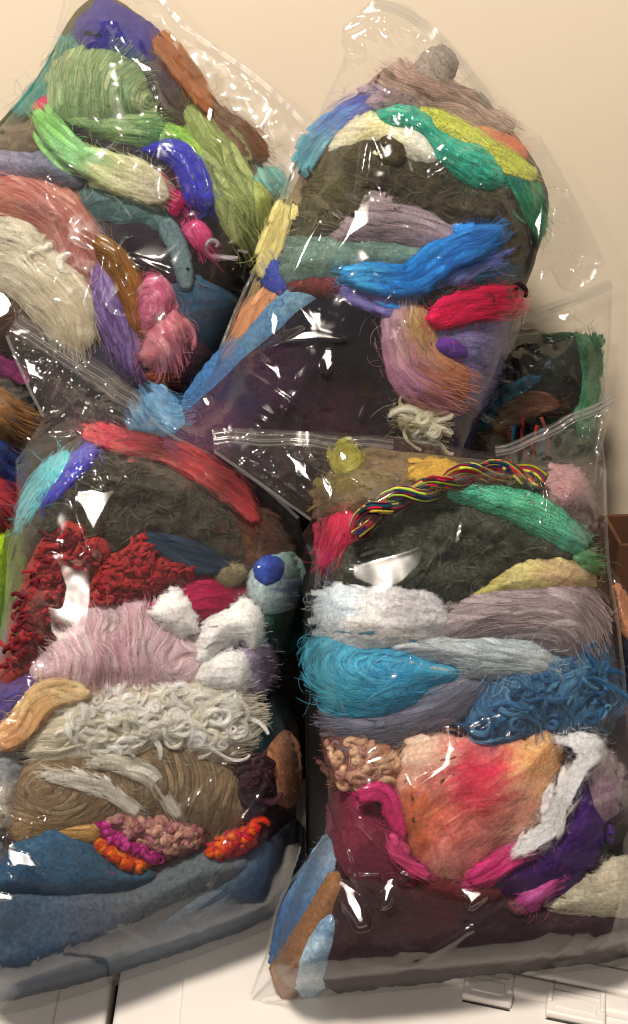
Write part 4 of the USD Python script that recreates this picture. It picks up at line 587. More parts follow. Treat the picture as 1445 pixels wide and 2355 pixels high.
P_(C, 'roving', 'wool_roving', 'heathered brown roving coiled below the cream curls', 'wool', '25,1880 35,1790 85,1740 180,1728 290,1738 345,1705 400,1690 460,1715 530,1765 568,1810 570,1885 490,1915 430,1900 350,1890 280,1900 210,1910 130,1945 55,1950 28,1915', [(100, 1820, (124, 98, 76)), (300, 1800, (112, 90, 72)), (430, 1730, (88, 74, 64)), (500, 1840, (122, 98, 74)), (100, 1930, (168, 134, 90))], 1.8, 1.8, ('s', 105, 1815, 1.5), colb=(172, 146, 116), dens=11, fuzz=.3)
P_(C, 'silk', 'wool_strand', 'upper silky white strand lying on the brown roving', 'wool', ('225,1752 300,1762 350,1790 378,1830 405,1868', [10, 18, 24, 18, 8]), (196, 184, 164), 2.9, .6, colb=(236, 226, 208))
P_(C, 'silk', 'wool_strand', 'lower silky white strand lying on the brown roving', 'wool', ('112,1782 170,1795 230,1808 275,1835 312,1862', [8, 16, 20, 14, 8]), (214, 200, 182), 2.9, .6, colb=(240, 232, 216))
P_(C, 'roving', 'wool_roving', 'golden tan wool wisps above the blue felt', 'wool', '100,1925 140,1900 200,1888 240,1900 230,1940 190,1945', (184, 142, 88), 2.2, .7, ('a', 10))
t, L = P_(C, 'batt', 'wool_lock', 'fuchsia wool in the row of bright curls above the blue felt', 'wool', '205,1890 240,1880 300,1925 380,1950 378,1985 330,1992 270,1970 225,1935', (168, 22, 108), 2.3, 1.0)
locks(t, L, '215,1895 240,1890 300,1935 360,1955 350,1980 280,1965', 24, (4, 8), 6, [(170, 30, 112), (200, 60, 140)], 41, joined=True)
t, L = P_(C, 'batt', 'curly_lock', 'dusty pink tight curls above the fuchsia wool', 'wool curls', '232,1885 280,1862 340,1868 410,1880 465,1905 478,1935 440,1965 392,1980 330,1955 280,1925', (154, 96, 100), 2.5, 1.0)
locks(t, L, '245,1885 285,1868 340,1872 410,1885 460,1910 465,1930 400,1965 330,1945', 90, (5, 9), 6, [(190, 130, 120), (165, 100, 105), (205, 150, 130)], 42, joined=True)
t, L = P_(C, 'batt', 'curly_lock', 'orange tight curls along the lower rim of the fuchsia wool', 'wool curls', '210,1935 235,1925 290,1970 350,1978 348,1998 300,2008 250,1978', (214, 92, 28), 2.5, .9)
locks(t, L, '215,1938 240,1935 290,1975 345,1985 300,2000 250,1972', 46, (4, 8), 6, [(232, 100, 20), (240, 130, 40), (205, 60, 20)], 43, joined=True)
t, L = P_(C, 'batt', 'curly_lock', 'orange red tight curls at the right of the dusty pink curls', 'wool curls', '470,1968 500,1930 550,1902 600,1892 600,1920 550,1958 495,1985', [(500, 1960, (190, 40, 50)), (580, 1905, (226, 80, 30))], 2.3, .9)
locks(t, L, '480,1965 505,1935 550,1908 595,1898 590,1920 545,1952 495,1975', 46, (4, 8), 6, [(220, 60, 30), (235, 95, 30), (190, 35, 55)], 44, joined=True)
P_(C, 'felt', 'wool_felt', 'lower slate blue felt wrapping the bottom of the front left bag', 'felt', '-60,2300 60,2270 150,2235 300,2165 420,2075 540,2000 640,1930 690,1885 690,2000 650,2060 600,2115 400,2185 200,2250 -60,2308', [(100, 2270, (70, 84, 98)), (400, 2150, (92, 108, 122)), (620, 2000, (70, 88, 108)), (660, 1920, (52, 58, 74))], .9, 1.0, R=50)
P_(C, 'felt', 'wool_felt', 'middle grey blue felt fold of the front left bag', 'felt', '-60,2060 0,2040 150,2045 300,2032 400,1992 462,1962 520,1970 575,1985 545,2020 425,2078 305,2168 150,2240 50,2282 -60,2300', [(50, 2150, (68, 86, 104)), (300, 2080, (92, 95, 100)), (450, 2020, (96, 102, 106)), (100, 2230, (64, 84, 108)), (250, 2150, (86, 92, 104))], 1.8, 1.5, R=80, lump=.4, dens=6)
P_(C, 'felt', 'wool_felt', 'upper denim blue felt below the orange curls', 'felt', '-60,2040 0,2005 40,1945 92,1908 138,1898 190,1925 240,1966 302,2003 360,2005 345,2038 240,2058 130,2064 0,2055 -60,2055', [(100, 1960, (60, 92, 116)), (60, 2020, (48, 76, 102)), (280, 2020, (54, 80, 100))], 2.2, 1.5, R=60, dens=6)

# ------------------------------------------------------------------ bag D, front right
core(D, 'dark mixed wool packed deep inside the front right bag', [(850, 1100, (112, 98, 64)), (1000, 1250, (46, 46, 36)), (1340, 1250, (70, 58, 52)), (900, 1600, (90, 96, 110)), (1350, 1600, (40, 70, 96)), (800, 1750, (120, 78, 76)), (850, 2000, (84, 34, 50)), (1000, 2150, (46, 32, 36)), (1400, 1850, (80, 70, 76))])
P_(D, 'batt', 'wool_batt', 'khaki wool at the back left under the mouth of the front right bag', 'wool', '715,1200 732,1120 768,1075 830,1042 905,1048 960,1070 985,1110 900,1150 830,1200 760,1225', [(760, 1110, (122, 110, 66)), (900, 1080, (120, 100, 70)), (760, 1190, (110, 84, 64))], .3, 1.2)
P_(D, 'roving', 'wool_ball', 'small olive yellow ball under the mouth of the front right bag', 'wool', '768,1062 782,1032 806,1022 828,1042 826,1070 800,1088 778,1080', (150, 142, 62), .9, 1.4, ('s', 800, 1055))
P_(D, 'batt', 'wool_puff', 'mustard yellow puff behind the yarn skein', 'wool', '938,1100 952,1068 990,1050 1035,1056 1068,1082 1060,1115 990,1120', (196, 156, 66), .9, 1.3)
P_(D, 'batt', 'wool_batt', 'dusty mauve wool in the upper right corner of the front right bag', 'wool', '1225,1120 1262,1085 1305,1058 1350,1095 1374,1160 1376,1235 1335,1225 1290,1180 1250,1150', [(1300, 1100, (164, 122, 124)), (1340, 1190, (128, 104, 104))], .7, 1.2)
P_(D, 'roving', 'wool_roving', 'hot pink wool at the left end of the yarn skein', 'wool', '732,1300 738,1215 778,1178 826,1188 838,1225 800,1262 752,1302', [(770, 1220, (216, 58, 92)), (750, 1280, (196, 50, 84))], 1.2, 1.2, ('a', 100))
P_(D, 'batt', 'wool_batt', 'big dark olive fleece under the yarn skein', 'wool', '738,1345 748,1300 790,1258 860,1215 935,1165 1005,1130 1080,1142 1150,1170 1235,1212 1310,1255 1345,1295 1280,1305 1200,1300 1145,1345 1090,1385 1040,1405 985,1375 920,1358 850,1362 775,1362', [(850, 1270, (44, 46, 40)), (1000, 1220, (50, 52, 42)), (1050, 1330, (36, 38, 34)), (1200, 1240, (32, 32, 28)), (790, 1320, (62, 58, 48)), (1120, 1300, (50, 44, 34))], 1.4, 1.6, ('a', 40, 70), amp=.3, lump=.6, dens=15, colb=(92, 94, 80), bil=(.75, 42))
P_(D, 'sparkle', 'sparkle_fibre', 'emerald to pale teal glitter roving right of the yarn skein', 'glitter fibre', '990,1118 1030,1100 1090,1108 1150,1125 1235,1135 1292,1182 1340,1222 1350,1262 1312,1272 1262,1242 1190,1212 1110,1172 1040,1148', [(1060, 1125, (20, 140, 116)), (1150, 1150, (18, 150, 112)), (1220, 1180, (70, 150, 92)), (1310, 1240, (98, 172, 150))], 2.1, 1.3, ('l', '1000,1115 1100,1135 1220,1175 1340,1250'), colb=(120, 215, 180))
P_(D, 'roving', 'wool_tuft', 'small green tuft at the right rim beside the pale yellow batt', 'wool', '1318,1280 1345,1262 1372,1282 1376,1318 1350,1320', (98, 146, 96), 1.5, .8)
P_(D, 'batt', 'wool_batt', 'pale butter yellow batt on the right of the front right bag', 'wool', '1065,1375 1120,1340 1190,1292 1252,1272 1325,1288 1378,1320 1372,1360 1270,1370 1180,1370 1110,1382', [(1200, 1320, (212, 196, 134)), (1330, 1330, (190, 160, 122)), (1100, 1365, (190, 176, 100))], 2.0, 1.2, fuzz=.9, dens=12, bil=(.16, 60))
P_(D, 'batt', 'wool_batt', 'fluffy white grey cloud of wool on the left of the front right bag', 'wool', '722,1400 738,1350 800,1340 870,1352 940,1342 990,1362 1030,1400 1045,1440 985,1485 900,1498 840,1500 775,1485 730,1445', [(760, 1400, (208, 216, 222)), (850, 1430, (236, 228, 222)), (960, 1390, (208, 200, 200)), (900, 1480, (226, 214, 206))], 2.6, 1.5, fuzz=.9, dens=12, bil=(.16, 60), amp=.5)
P_(D, 'silk', 'wool_roving', 'mauve taupe combed roving on the right of the front right bag', 'wool', '1015,1432 1060,1385 1140,1352 1240,1345 1345,1335 1390,1380 1388,1465 1352,1508 1290,1508 1240,1482 1150,1465 1060,1480 1020,1460', [(1100, 1400, (152, 132, 134)), (1250, 1400, (150, 128, 130)), (1360, 1440, (188, 160, 158)), (1300, 1490, (168, 144, 142))], 2.4, 1.6, ('l', '1020,1430 1140,1395 1260,1395 1340,1420 1372,1500'), colb=(196, 176, 176), dens=12)
P_(D, 'roving', 'wool_roving', 'grey roving band under the bright blue nest', 'wool', '728,1640 800,1645 930,1620 1000,1560 1080,1545 1165,1548 1110,1610 1040,1665 930,1700 850,1715 768,1702', (124, 122, 136), 1.5, 1.3, ('l', '730,1670 850,1680 980,1640 1150,1560'), dens=9)
P_(D, 'roving', 'wool_nest', 'bright turquoise blue roving nest on the left of the front right bag', 'wool', '702,1480 745,1462 830,1478 920,1478 1000,1515 1068,1538 1045,1568 985,1568 965,1612 905,1645 832,1656 762,1638 728,1590 706,1540', [(725, 1540, (104, 190, 204)), (800, 1500, (52, 160, 200)), (880, 1570, (24, 140, 194)), (1000, 1540, (70, 160, 200)), (830, 1640, (40, 140, 176)), (770, 1600, (80, 176, 186))], 2.1, 1.8, ('s', 915, 1528, 2.5), colb=(100, 190, 215), dens=10)
P_(D, 'silk', 'wool_roving', 'translucent silver white wavy roving under the mauve taupe one', 'wool', '880,1492 970,1462 1060,1475 1150,1462 1232,1475 1274,1512 1268,1552 1232,1566 1190,1545 1140,1560 1090,1555 1050,1528 980,1512', [(980, 1480, (176, 180, 186)), (1150, 1510, (170, 186, 190)), (1240, 1530, (206, 206, 202))], 2.7, 1.2, ('l', '890,1490 1060,1500 1150,1520 1260,1540'), colb=(225, 228, 226), fuzz=.4)
t, L = P_(D, 'silk', 'curly_lock', 'deep teal blue shiny curls on the right of the front right bag', 'wool curls', '1068,1670 1115,1592 1150,1545 1205,1525 1300,1498 1388,1488 1420,1560 1422,1650 1388,1700 1300,1700 1255,1672 1200,1710 1140,1722 1095,1700', [(1130, 1640, (42, 84, 124)), (1250, 1580, (34, 70, 102)), (1380, 1600, (64, 100, 122)), (1340, 1520, (52, 100, 118))], 1.9, 1.5, ('a', 80, 50), colb=(96, 146, 182), amp=.6)
locks(t, L, '1090,1670 1160,1580 1290,1530 1390,1520 1410,1620 1370,1680 1250,1660 1180,1700', 48, (10, 28), 4.8, [(60, 106, 146), (40, 80, 118), (90, 140, 172)], 51, turns=(.6, 1.3))
P_(D, 'batt', 'wool_batt', 'lilac wool at the right rim beside the white roving', 'wool', '1340,1800 1360,1745 1395,1730 1430,1790 1425,1870 1385,1905 1350,1880', (160, 130, 142), 1.0, 1.1, ('a', 90))
t, L = P_(D, 'batt', 'curly_lock', 'dusty rose and tan tight curls left of the coral batt', 'wool curls', '742,1705 795,1690 880,1708 930,1738 922,1815 860,1835 800,1822 758,1785', [(790, 1730, (150, 104, 98)), (880, 1770, (176, 124, 96)), (850, 1815, (190, 120, 90))], 1.6, 1.2)
locks(t, L, '750,1710 800,1695 880,1715 920,1750 900,1810 800,1810', 46, (7, 13), 7, [(196, 144, 118), (170, 116, 104), (214, 166, 132)], 52, joined=True)
P_(D, 'felt', 'wool_felt', 'raspberry felt at the left of the coral batt', 'felt', '760,1840 800,1820 850,1845 890,1890 918,1945 960,2010 1000,2060 940,2070 840,2050 785,1980 762,1905', [(820, 1880, (124, 44, 68)), (880, 1980, (104, 36, 56)), (960, 2050, (80, 32, 44))], 1.0, 1.1)
P_(D, 'felt', 'wool_felt', 'dark plum brown felt along the bottom of the front right bag', 'felt', '735,2280 762,2180 780,2040 850,2015 950,2035 1060,2040 1150,2060 1260,2095 1360,2105 1500,2110 1500,2185 1200,2232 900,2258', [(850, 2120, (58, 36, 40)), (1000, 2070, (74, 34, 42)), (1100, 2150, (54, 38, 42)), (1350, 2160, (64, 46, 50)), (900, 2220, (62, 44, 50))], .9, 1.3, R=60, dens=6)
P_(D, 'felt', 'wool_felt', 'claret felt wedge under the coral batt', 'felt', '960,2020 1040,2020 1130,2020 1170,2060 1120,2090 1040,2085 980,2070', (96, 36, 40), 1.8, .9)
P_(D, 'batt', 'wool_batt', 'cream wool at the lower right of the front right bag', 'wool', '1245,2095 1295,2050 1360,2005 1440,1955 1500,1950 1500,2110 1410,2118 1320,2110', [(1330, 2070, (196, 184, 160)), (1430, 2020, (206, 192, 168))], 1.5, 1.4)
P_(D, 'batt', 'wool_batt', 'black fuzzy wool at the right edge above the cream wool', 'wool', '1385,1940 1410,1905 1450,1880 1500,1880 1500,1960 1430,1968', (44, 38, 36), 1.7, 1.0)
P_(D, 'batt', 'wool_batt', 'deep purple batt under the white roving', 'wool', '1345,1775 1382,1850 1394,1922 1375,1985 1315,2042 1245,2078 1185,2070 1110,2035 1140,1990 1230,1950 1288,1888 1318,1830', [(1340, 1880, (78, 42, 112)), (1250, 2000, (70, 36, 98)), (1160, 2030, (74, 38, 92))], 2.0, 1.5, ('a', -40))
P_(D, 'roving', 'wool_roving', 'magenta pink loop at the upper left of the coral batt', 'wool', ('838,1832 872,1818 905,1838 908,1880 925,1912', [14, 24, 30, 24, 12]), (206, 56, 116), 2.1, 1.1)
P_(D, 'roving', 'wool_roving', 'magenta pink loop at the lower left of the coral batt', 'wool', ('905,1935 918,1965 945,1995 975,2012', [14, 26, 24, 12]), (206, 70, 122), 2.1, 1.0)
P_(D, 'silk', 'wool_roving', 'hot pink strand between the coral batt and the purple batt', 'wool', ('1095,2022 1140,1992 1180,1965 1225,1948', [18, 36, 38, 20]), (222, 60, 132), 2.5, .8)
P_(D, 'silk', 'wool_tuft', 'fuchsia silk scrap at the foot of the purple batt', 'silk', '1198,2068 1230,2045 1285,2015 1280,2045 1240,2078 1210,2088', (205, 50, 145), 2.6, .6, ('a', -30), colb=(240, 120, 190))
P_(D, 'batt', 'wool_tuft', 'small dusky pink tuft below the fuchsia silk scrap', 'wool', '1165,2080 1190,2065 1215,2080 1210,2105 1180,2108', (120, 72, 78), 2.1, .7)
P_(D, 'batt', 'wool_batt', 'big coral, pink and peach batt in the middle of the front right bag', 'wool', '905,1840 912,1770 932,1715 985,1685 1055,1692 1130,1710 1200,1690 1275,1675 1296,1715 1278,1790 1262,1870 1222,1935 1165,1972 1105,2012 1042,2030 978,2003 938,1945 910,1890', [(950, 1730, (236, 190, 164)), (1010, 1800, (230, 128, 120)), (1095, 1770, (222, 46, 84)), (1080, 1830, (218, 56, 84)), (1060, 1790, (226, 84, 104)), (935, 1890, (236, 122, 78)), (960, 1930, (232, 112, 74)), (1040, 1900, (228, 108, 96)), (1060, 1970, (230, 150, 142)), (1180, 1830, (238, 186, 158)), (1230, 1740, (232, 160, 100)), (1150, 1750, (226, 92, 92)), (1110, 1720, (226, 96, 112)), (1020, 2010, (236, 180, 158)), (1200, 1910, (238, 192, 166)), (1110, 1980, (224, 120, 122))], 2.6, 2.4, ('l', '930,2010 960,1900 1040,1820 1150,1790 1290,1700'), colb=[(960, 1730, (246, 214, 190)), (1095, 1790, (230, 76, 104)), (940, 1890, (240, 146, 100)), (1060, 1960, (236, 150, 140)), (1230, 1740, (246, 204, 150))], R=150, lump=.6, dens=14, amp=.10, fuzz=.5, bil=(.2, 100), jag=7)
P_(D, 'batt', 'wool_roving', 'white roving hooked round the right of the coral batt', 'wool', ('1292,1706 1352,1706 1372,1728 1330,1768 1300,1820 1282,1880 1245,1925 1180,1965', [34, 40, 36, 40, 44, 46, 44, 20]), (250, 242, 240), 2.9, 1.5, fuzz=.7, bil=(.1, 60), dens=13)
P_(D, 'felt', 'felt_strip', 'blue felt strip along the left edge of the bag corner', 'felt', '622,2215 642,2140 660,2075 705,1998 762,1912 768,1975 728,2060 682,2130 640,2200', [(700, 2020, (98, 128, 158)), (660, 2130, (72, 104, 142)), (740, 1960, (128, 146, 162))], .5, .6)
P_(D, 'felt', 'felt_strip', 'brown felt strip between the two blue felt strips', 'felt', '628,2212 682,2132 730,2052 764,2000 792,2062 742,2132 702,2190 682,2290 648,2288', (142, 102, 70), .7, .6, dens=3)
P_(D, 'felt', 'felt_strip', 'pale blue and white felt strip at the bottom left corner', 'felt', '684,2284 690,2215 706,2165 744,2110 782,2112 768,2180 740,2282', [(710, 2200, (176, 194, 204)), (750, 2140, (120, 148, 172)), (720, 2260, (190, 200, 204)), (745, 2220, (140, 166, 186))], 1.0, .6)
# the yarn skein: plied strands twisted round each other
t = thing('yarn_skein', 'twisted skein of multicoloured yarn in red, teal, yellow and navy', 'yarn')
sp = resample(chaikin(pts('822,1232 838,1196 868,1168 925,1142 985,1128 1040,1104 1090,1086 1150,1084 1205,1090 1250,1112'), 3, False), 5, False)
tn = np.gradient(sp, axis=0); tn /= np.linalg.norm(tn, axis=1, keepdims=True); nn = np.stack([-tn[:, 1], tn[:, 0]], 1); sl = np.arange(len(sp)) * 5.0
yc = [(190, 30, 70), (40, 92, 108), (206, 190, 60), (40, 40, 74), (150, 34, 50), (38, 110, 120), (222, 60, 110), (60, 60, 50), (196, 170, 70), (120, 36, 60), (44, 84, 120), (180, 200, 70)]
bs = D.dome(sp)
for k in range(64):                                       # two plies of many strands, wound round each other
    rr = np.random.default_rng(k + 5); ply = k % 2; tw = 6.283 * sl / 165 + ply * math.pi; sw = .75 + .25 * np.abs(np.cos(tw)); b = (k // 2) / 32 * 6.283 + sl / 95 + rr.normal(0, .15); r2_ = (15 if k % 4 < 2 else 9) * sw
    p = sp + nn * (14 * np.sin(tw) + r2_ * np.sin(b))[:, None]; h = bs + .022 + (14 * np.cos(tw) + r2_ * np.cos(b)) / FPX
    v, f = tube(D.P(p, h), D.n, (2.9 + .5 * np.sin(sl / 5)) / FPX, 6); c = albedo(yc[(k * 7 // 2) % 12]) * .38; m = (n2(np.repeat(p, 6, 0), 26, k) > .56)[:, None]; c2 = albedo(yc[(k * 5 + 3) % 12]); cc = np.where(m, c2, c); cc = np.vstack([cc, cc[:1], cc[-1:]])
    ss = np.r_[np.repeat(sl, 6), sl[0], sl[-1]]; aa = np.r_[np.tile(np.arange(6) * 1.05, len(sp)), 0, 0]
    obj('strand', (v, f), 'boucle', t, smooth=True, col=cc, colb=np.clip(cc * 1.35, 0, .88), fib=np.c_[ss / 9 + aa * .9, ss / 90, np.full(len(ss), k)])
ys = Lump(D, jagged(rope_poly('822,1232 838,1196 868,1168 925,1142 985,1128 1040,1104 1090,1086 1150,1084 1205,1090 1250,1112', [54, 60, 60, 62, 60]), 1, 3), 2.7, 1.0, 26, ('a', 0), .01, 20, 3, 0); D.items.append(ys)
D.jobs.append((ys, t, [(840, 1200, (170, 40, 80)), (900, 1150, (60, 110, 120)), (1000, 1120, (150, 120, 60)), (1100, 1090, (170, 50, 90)), (1200, 1090, (120, 150, 60))], None, 77, 26, 1.0, 20, .06, False, .5, None, False))
# ------------------------------------------------------------------ bags E, F, G: only partly in view
core(E, 'black wool packed deep inside the bag against the wall on the right', [(1200, 900, (26, 26, 24)), (1340, 900, (50, 90, 66))])
P_(E, 'roving', 'wool_batt', 'green wool along the right side of the bag by the wall', 'wool', '1310,785 1345,765 1366,772 1376,850 1376,930 1362,1000 1330,1000 1325,880', [(1350, 790, (62, 112, 80)), (1355, 920, (90, 150, 110))], .7, .8, ('a', 85))
P_(E, 'batt', 'wool_batt', 'black green wool in the bag by the wall', 'wool', '1100,880 1140,820 1230,805 1320,775 1345,790 1348,860 1340,920 1300,960 1200,950 1120,940', [(1280, 820, (44, 48, 38)), (1180, 860, (30, 32, 28)), (1320, 900, (28, 30, 28))], 1.2, 1.2)
t, L = P_(E, 'silk', 'wool_lock', 'petrol blue locks in front of the black green wool', 'wool', '1100,960 1135,900 1190,862 1262,850 1250,880 1200,910 1160,950 1130,1000 1090,1000', (38, 78, 100), 1.9, .9, ('a', -35), colb=(80, 150, 175), amp=.5)
P_(E, 'roving', 'wool_roving', 'brown and rust strand under the petrol blue locks', 'wool', ('1140,985 1180,945 1230,925 1275,930', [34, 44, 44, 28]), [(1150, 960, (120, 92, 62)), (1240, 930, (120, 80, 62))], 1.7, .8)
t, L = P_(E, 'boucle', 'yarn_ball', 'coiled grey brown wool behind the mouth of the front right bag', 'wool', '1065,1040 1085,990 1120,978 1155,1005 1165,1050 1130,1080 1080,1075', (84, 72, 64), 2.0, 1.3, ('s', 1120, 1030), colb=(150, 135, 120))
t = thing('yarn_bundle', 'bundle of red, turquoise and navy yarn ends beside the grey brown coil', 'yarn')
for k, (a, b, c) in enumerate((((1168, 990), (1176, 1060), (205, 60, 40)), ((1184, 978), (1186, 1060), (50, 140, 180)), ((1200, 975), (1196, 1062), (40, 34, 60)), ((1204, 960), (1212, 1060), (190, 50, 70)), ((1222, 972), (1218, 1060), (36, 40, 70)), ((1236, 978), (1228, 1060), (205, 80, 50)), ((1250, 985), (1238, 1060), (60, 120, 150)), ((1174, 1000), (1166, 1062), (90, 100, 60)), ((1245, 960), (1262, 1050), (180, 100, 90)))):
    p = resample(chaikin(np.array([a, ((a[0] + b[0]) / 2 + 9 * (-1) ** k, (a[1] + b[1]) / 2), b], float), 2, False), 5, False); v, f = tube(E.P(p, E.dome(p) + .020), E.n, 5 / FPX, 6)
    cc = np.tile(albedo(c) * .5, (len(v), 1)); obj('strand', (v, f), 'boucle', t, smooth=True, col=cc, colb=np.clip(cc * 1.4, 0, .88), fib=np.c_[v[:, 2] * 300 + v[:, 0] * 300, v[:, 0] * 20, v[:, 1] * 0 + k])
core(F, 'dark mixed wool packed inside the bag at the far left edge', [(0, 950, (90, 70, 40)), (0, 1400, (120, 150, 40))])
P_(F, 'silk', 'wool_roving', 'golden brown silky wool at the far left edge', 'wool', '-100,930 0,905 45,935 72,960 62,1010 30,1030 -100,1000', [(0, 930, (190, 130, 50)), (40, 980, (100, 76, 50))], 1.0, 1.2, ('a', 35), colb=(130, 90, 50))
P_(F, 'silk', 'wool_roving', 'dark blue silky wool at the far left edge under the golden brown', 'wool', '-100,1000 0,1005 45,1040 45,1100 10,1110 -100,1090', (40, 48, 116), 1.2, 1.2, ('a', 40), colb=(70, 100, 170))
P_(F, 'roving', 'wool_roving', 'coral red wool at the far left edge under the dark blue', 'wool', '-100,1085 0,1080 40,1115 48,1180 20,1230 -100,1220', [(10, 1120, (216, 80, 90)), (10, 1200, (170, 80, 80))], 1.1, 1.3, ('a', 35))
P_(F, 'felt', 'wool_felt', 'neon lime wool at the far left edge', 'wool', '-100,1235 0,1225 42,1225 44,1300 36,1400 25,1520 -100,1520', [(0, 1280, (196, 240, 40)), (10, 1450, (150, 190, 90))], 1.1, 1.2)
core(G_, 'dark mixed wool packed inside the bag at the far right edge', [(1440, 1500, (20, 22, 30)), (1440, 1800, (60, 48, 54))])
P_(G_, 'felt', 'wool_felt', 'peach felt at the far right edge beside the carton', 'felt', '1414,1340 1440,1380 1500,1470 1500,1530 1440,1470 1410,1400', (196, 138, 100), .8, .8)
P_(G_, 'felt', 'wool_felt', 'navy black felt at the far right edge', 'felt', '1408,1420 1440,1470 1510,1530 1510,1640 1405,1640', (28, 32, 48), .7, .8)
P_(G_, 'roving', 'wool_roving', 'dusky mauve wool at the far right edge', 'wool', '1408,1620 1500,1600 1510,1760 1408,1760', (128, 96, 112), .9, .9, ('a', 80))

# ------------------------------------------------------------------ the film of every bag
def bag_thing(label): return thing('zip_bag', label, 'plastic bag')
tE = bag_thing('clear zip bag of dark wool leaning on the wall at the right')
film(E, tE, .4, .07, seed=5, glare=[('1290,722 1302,724 1298,736 1286,732', 1)]); zipper(E, tE, '1110,752 1200,730 1300,698 1406,652', 26); seam(E, tE, '1405,690 1398,850 1388,950 1378,1060', 8)
tF = bag_thing('clear zip bag only partly in view at the far left edge'); film(F, tF, .15, .08, seed=6)
tG = bag_thing('clear zip bag only partly in view at the far right edge'); film(G_, tG, .15, .08, seed=7)
tA = bag_thing('clear zip bag of green, cream and pink wool at the upper left')
film(A, tA, .26, .06, seed=1, bias=40, glare=[('478,245 492,250 488,272 478,276', 1), ('-10,668 20,675 22,720 -10,740', 1), ('300,132 345,152 355,165 330,160', 1), ('530,190 548,200 540,205 528,200', 1)],
     creases=[('410,240 460,270 520,330 560,400 590,500 592,590', 7, .35), ('200,45 290,45 250,105', 8, .3), ('330,150 360,200 380,285', 6, .3), ('340,20 450,90 560,160 680,270', 9, .3), ('120,150 200,95 240,100', 7, .3), ('430,300 480,400 500,520', 6, .3), ('130,280 60,220 190,130', 6, .2), ('300,590 420,640 530,690', 7, .25)])
seam(A, tA, '335,-50 420,62 520,127 610,192 700,284', 12); seam(A, tA, '160,-40 118,130 58,222 -2,292', 9)
tB = bag_thing('tall clear zip bag of olive, blue and pink wool at the upper right')
film(B, tB, .32, .06, seed=2, bias=60, glare=[('735,632 790,550 842,450 850,442 850,512 800,545 792,548 840,500', 1), ('688,704 705,720 718,738 735,722 722,746 728,760 705,735', 1), ('628,705 640,740 630,772 622,765', 1), ('748,800 765,820 750,850 760,830 770,835 752,858 748,830', 1), ('600,830 640,848 650,868 625,850', 1), ('460,912 478,910 486,935 470,930', 1), ('618,800 700,762 790,780 740,775 660,785', 1), ('1232,500 1250,460 1245,540 1236,560', 1), ('655,668 700,560 740,500 690,610', 1), ('808,84 842,68 812,90', 1), ('1300,425 1315,438 1300,440', 1)],
     creases=[('850,60 860,200 830,420 795,560', 9, .5), ('930,80 985,140 1090,260 1250,330', 7, .35), ('790,110 820,160 850,240', 7, .4), ('1250,330 1270,430 1235,560 1200,700', 7, .4), ('560,720 640,560 720,400 800,250', 7, .25), ('620,790 700,765 800,785', 7, .3), ('1190,320 1220,420 1240,540', 6, .3), ('700,950 620,890 560,850', 8, .3), ('1330,480 1380,600 1300,660', 6, .3), ('500,830 600,700 700,560', 6, .2)])
zipper(B, tB, '862,8 935,24 1030,104 1130,240', 26); seam(B, tB, '1240,314 1310,434 1350,514 1390,602', 8); seam(B, tB, '786,90 800,122 772,190 702,330 642,460 602,590 547,700 487,856', 8)
tC = bag_thing('clear zip bag of red, pink and cream wool standing front left')
film(C, tC, .4, .05, seed=3, bias=20, glare=[('124,1254 152,1300 190,1308 212,1285 208,1400 192,1480 168,1548 142,1490 116,1455 106,1395 140,1400 152,1350', 1), ('16,1955 58,1962 92,1996 60,1992 30,1985', 1), ('180,1130 262,1130 215,1220 200,1190', 1), ('54,820 95,870 70,860', 1), ('60,905 85,890 80,915 62,918', 1), ('-10,2045 30,2070 -10,2070', 1)],
     creases=[('210,990 235,1060 262,1140', 12, .6), ('20,772 80,805 162,822', 8, .4), ('162,822 140,880 112,960', 8, .5), ('20,775 60,880 102,965', 8, .5), ('170,1120 210,1200 205,1320', 9, .4), ('620,1650 520,1760 400,1890 360,1960', 7, .4), ('690,1700 600,1830 520,1940 480,2030', 7, .4), ('240,900 300,960 340,1010', 7, .4), ('640,1880 560,2040 440,2110', 8, .35), ('120,1500 160,1420 150,1330', 6, .3), ('660,1500 600,1600 560,1680', 7, .3)])
zipper(C, tC, '34,740 85,772 130,804 180,838 230,866 280,908 322,930', 46); seam(C, tC, '15,772 60,880 100,958', 7); seam(C, tC, '345,962 400,1007 500,1054 600,1110 686,1192', 8); seam(C, tC, '634,2128 560,2160 430,2209 300,2251 200,2285 80,2319 -40,2346', 8, 'bottom_seam')
tD = bag_thing('clear zip bag of olive, blue and coral wool standing front right')
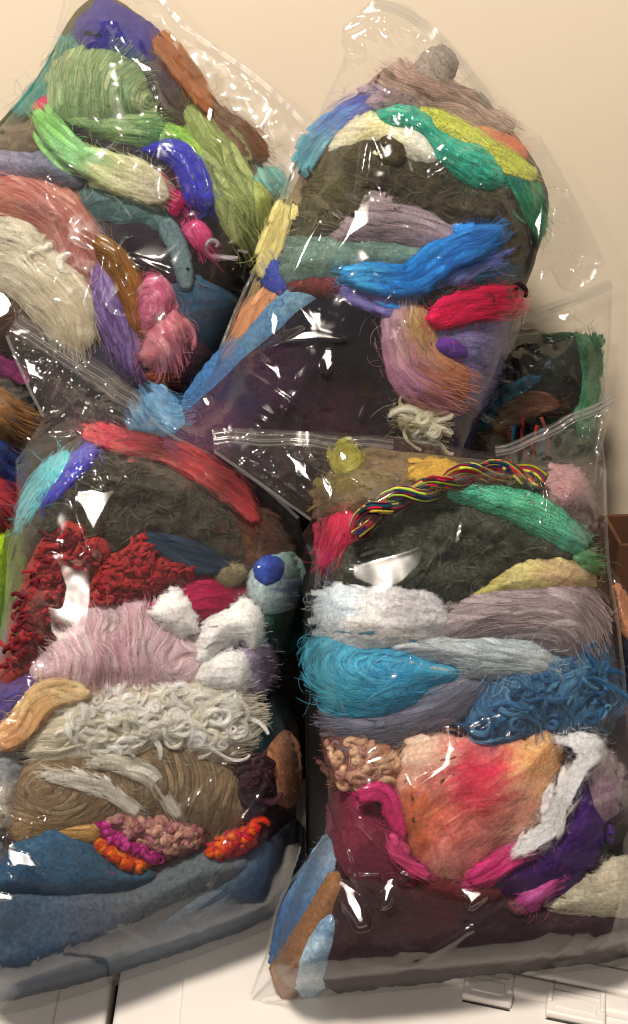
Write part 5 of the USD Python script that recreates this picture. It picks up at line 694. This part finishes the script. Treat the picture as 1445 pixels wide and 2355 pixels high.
film(D, tD, .4, .05, seed=4, bias=-30, glare=[('806,1298 830,1302 882,1292 940,1280 984,1260 968,1298 925,1340 866,1370 852,1346 815,1330', 1), ('790,2030 805,2045 832,2085 840,2125 826,2128 800,2080', 1), ('1050,2040 1112,2058 1085,2080 1070,2052', 1), ('890,2020 905,2020 892,2075 882,2080', 1), ('935,1790 952,1812 1025,1765 1030,1700 1018,1668 1036,1668 1036,1760 950,1818', 1), ('735,1080 755,1120 770,1165 742,1120', 1), ('655,1040 690,1060 720,1110 700,1100 670,1060', 1), ('780,1030 800,1045 792,1068 778,1050', 1), ('1020,985 1060,975 1035,1000', 1)],
     creases=[('495,1040 600,1100 720,1200', 8, .5), ('560,1060 640,1100 730,1180', 7, .5), ('690,1010 720,1080 790,1180', 8, .5), ('740,1000 760,1100 750,1190', 7, .4), ('700,1010 640,1060 740,1170', 7, .4), ('820,1000 980,1040 1080,1060', 6, .3), ('1140,1060 1250,990 1400,925', 8, .5), ('1290,1030 1340,1120 1385,1230', 9, .5), ('1250,1040 1300,1070 1350,1060', 7, .4), ('1385,1100 1370,1250 1395,1400', 8, .4), ('780,1830 850,1920 930,1990 1060,2060', 7, .4), ('770,1860 800,1980 850,2090', 7, .4), ('760,1800 840,1760 900,1740', 7, .3), ('1440,2000 1420,2100 1400,2160', 8, .4), ('1150,2090 1050,2160 940,2230', 9, .3), ('1320,2160 1260,2220 1180,2250', 8, .3), ('640,2200 700,2060 760,1930', 6, .25)])
zipper(D, tD, '490,1008 530,1000 600,1012 690,1006 800,1024 850,1018 905,1026', 34); zipper(D, tD, '1140,1036 1180,1032 1225,1008 1280,988 1320,958 1370,942 1414,914', 26); seam(D, tD, '492,1038 560,1083 640,1142 716,1195', 7); seam(D, tD, '1392,1080 1396,1300 1426,1450 1447,1700', 8)
seam(D, tD, '612,2308 720,2294 1000,2270 1200,2248 1445,2218', 8, 'bottom_seam'); seam(D, tD, '578,2288 620,2180 642,2062 700,1990', 7)
print('fibres', FIB_N[0])
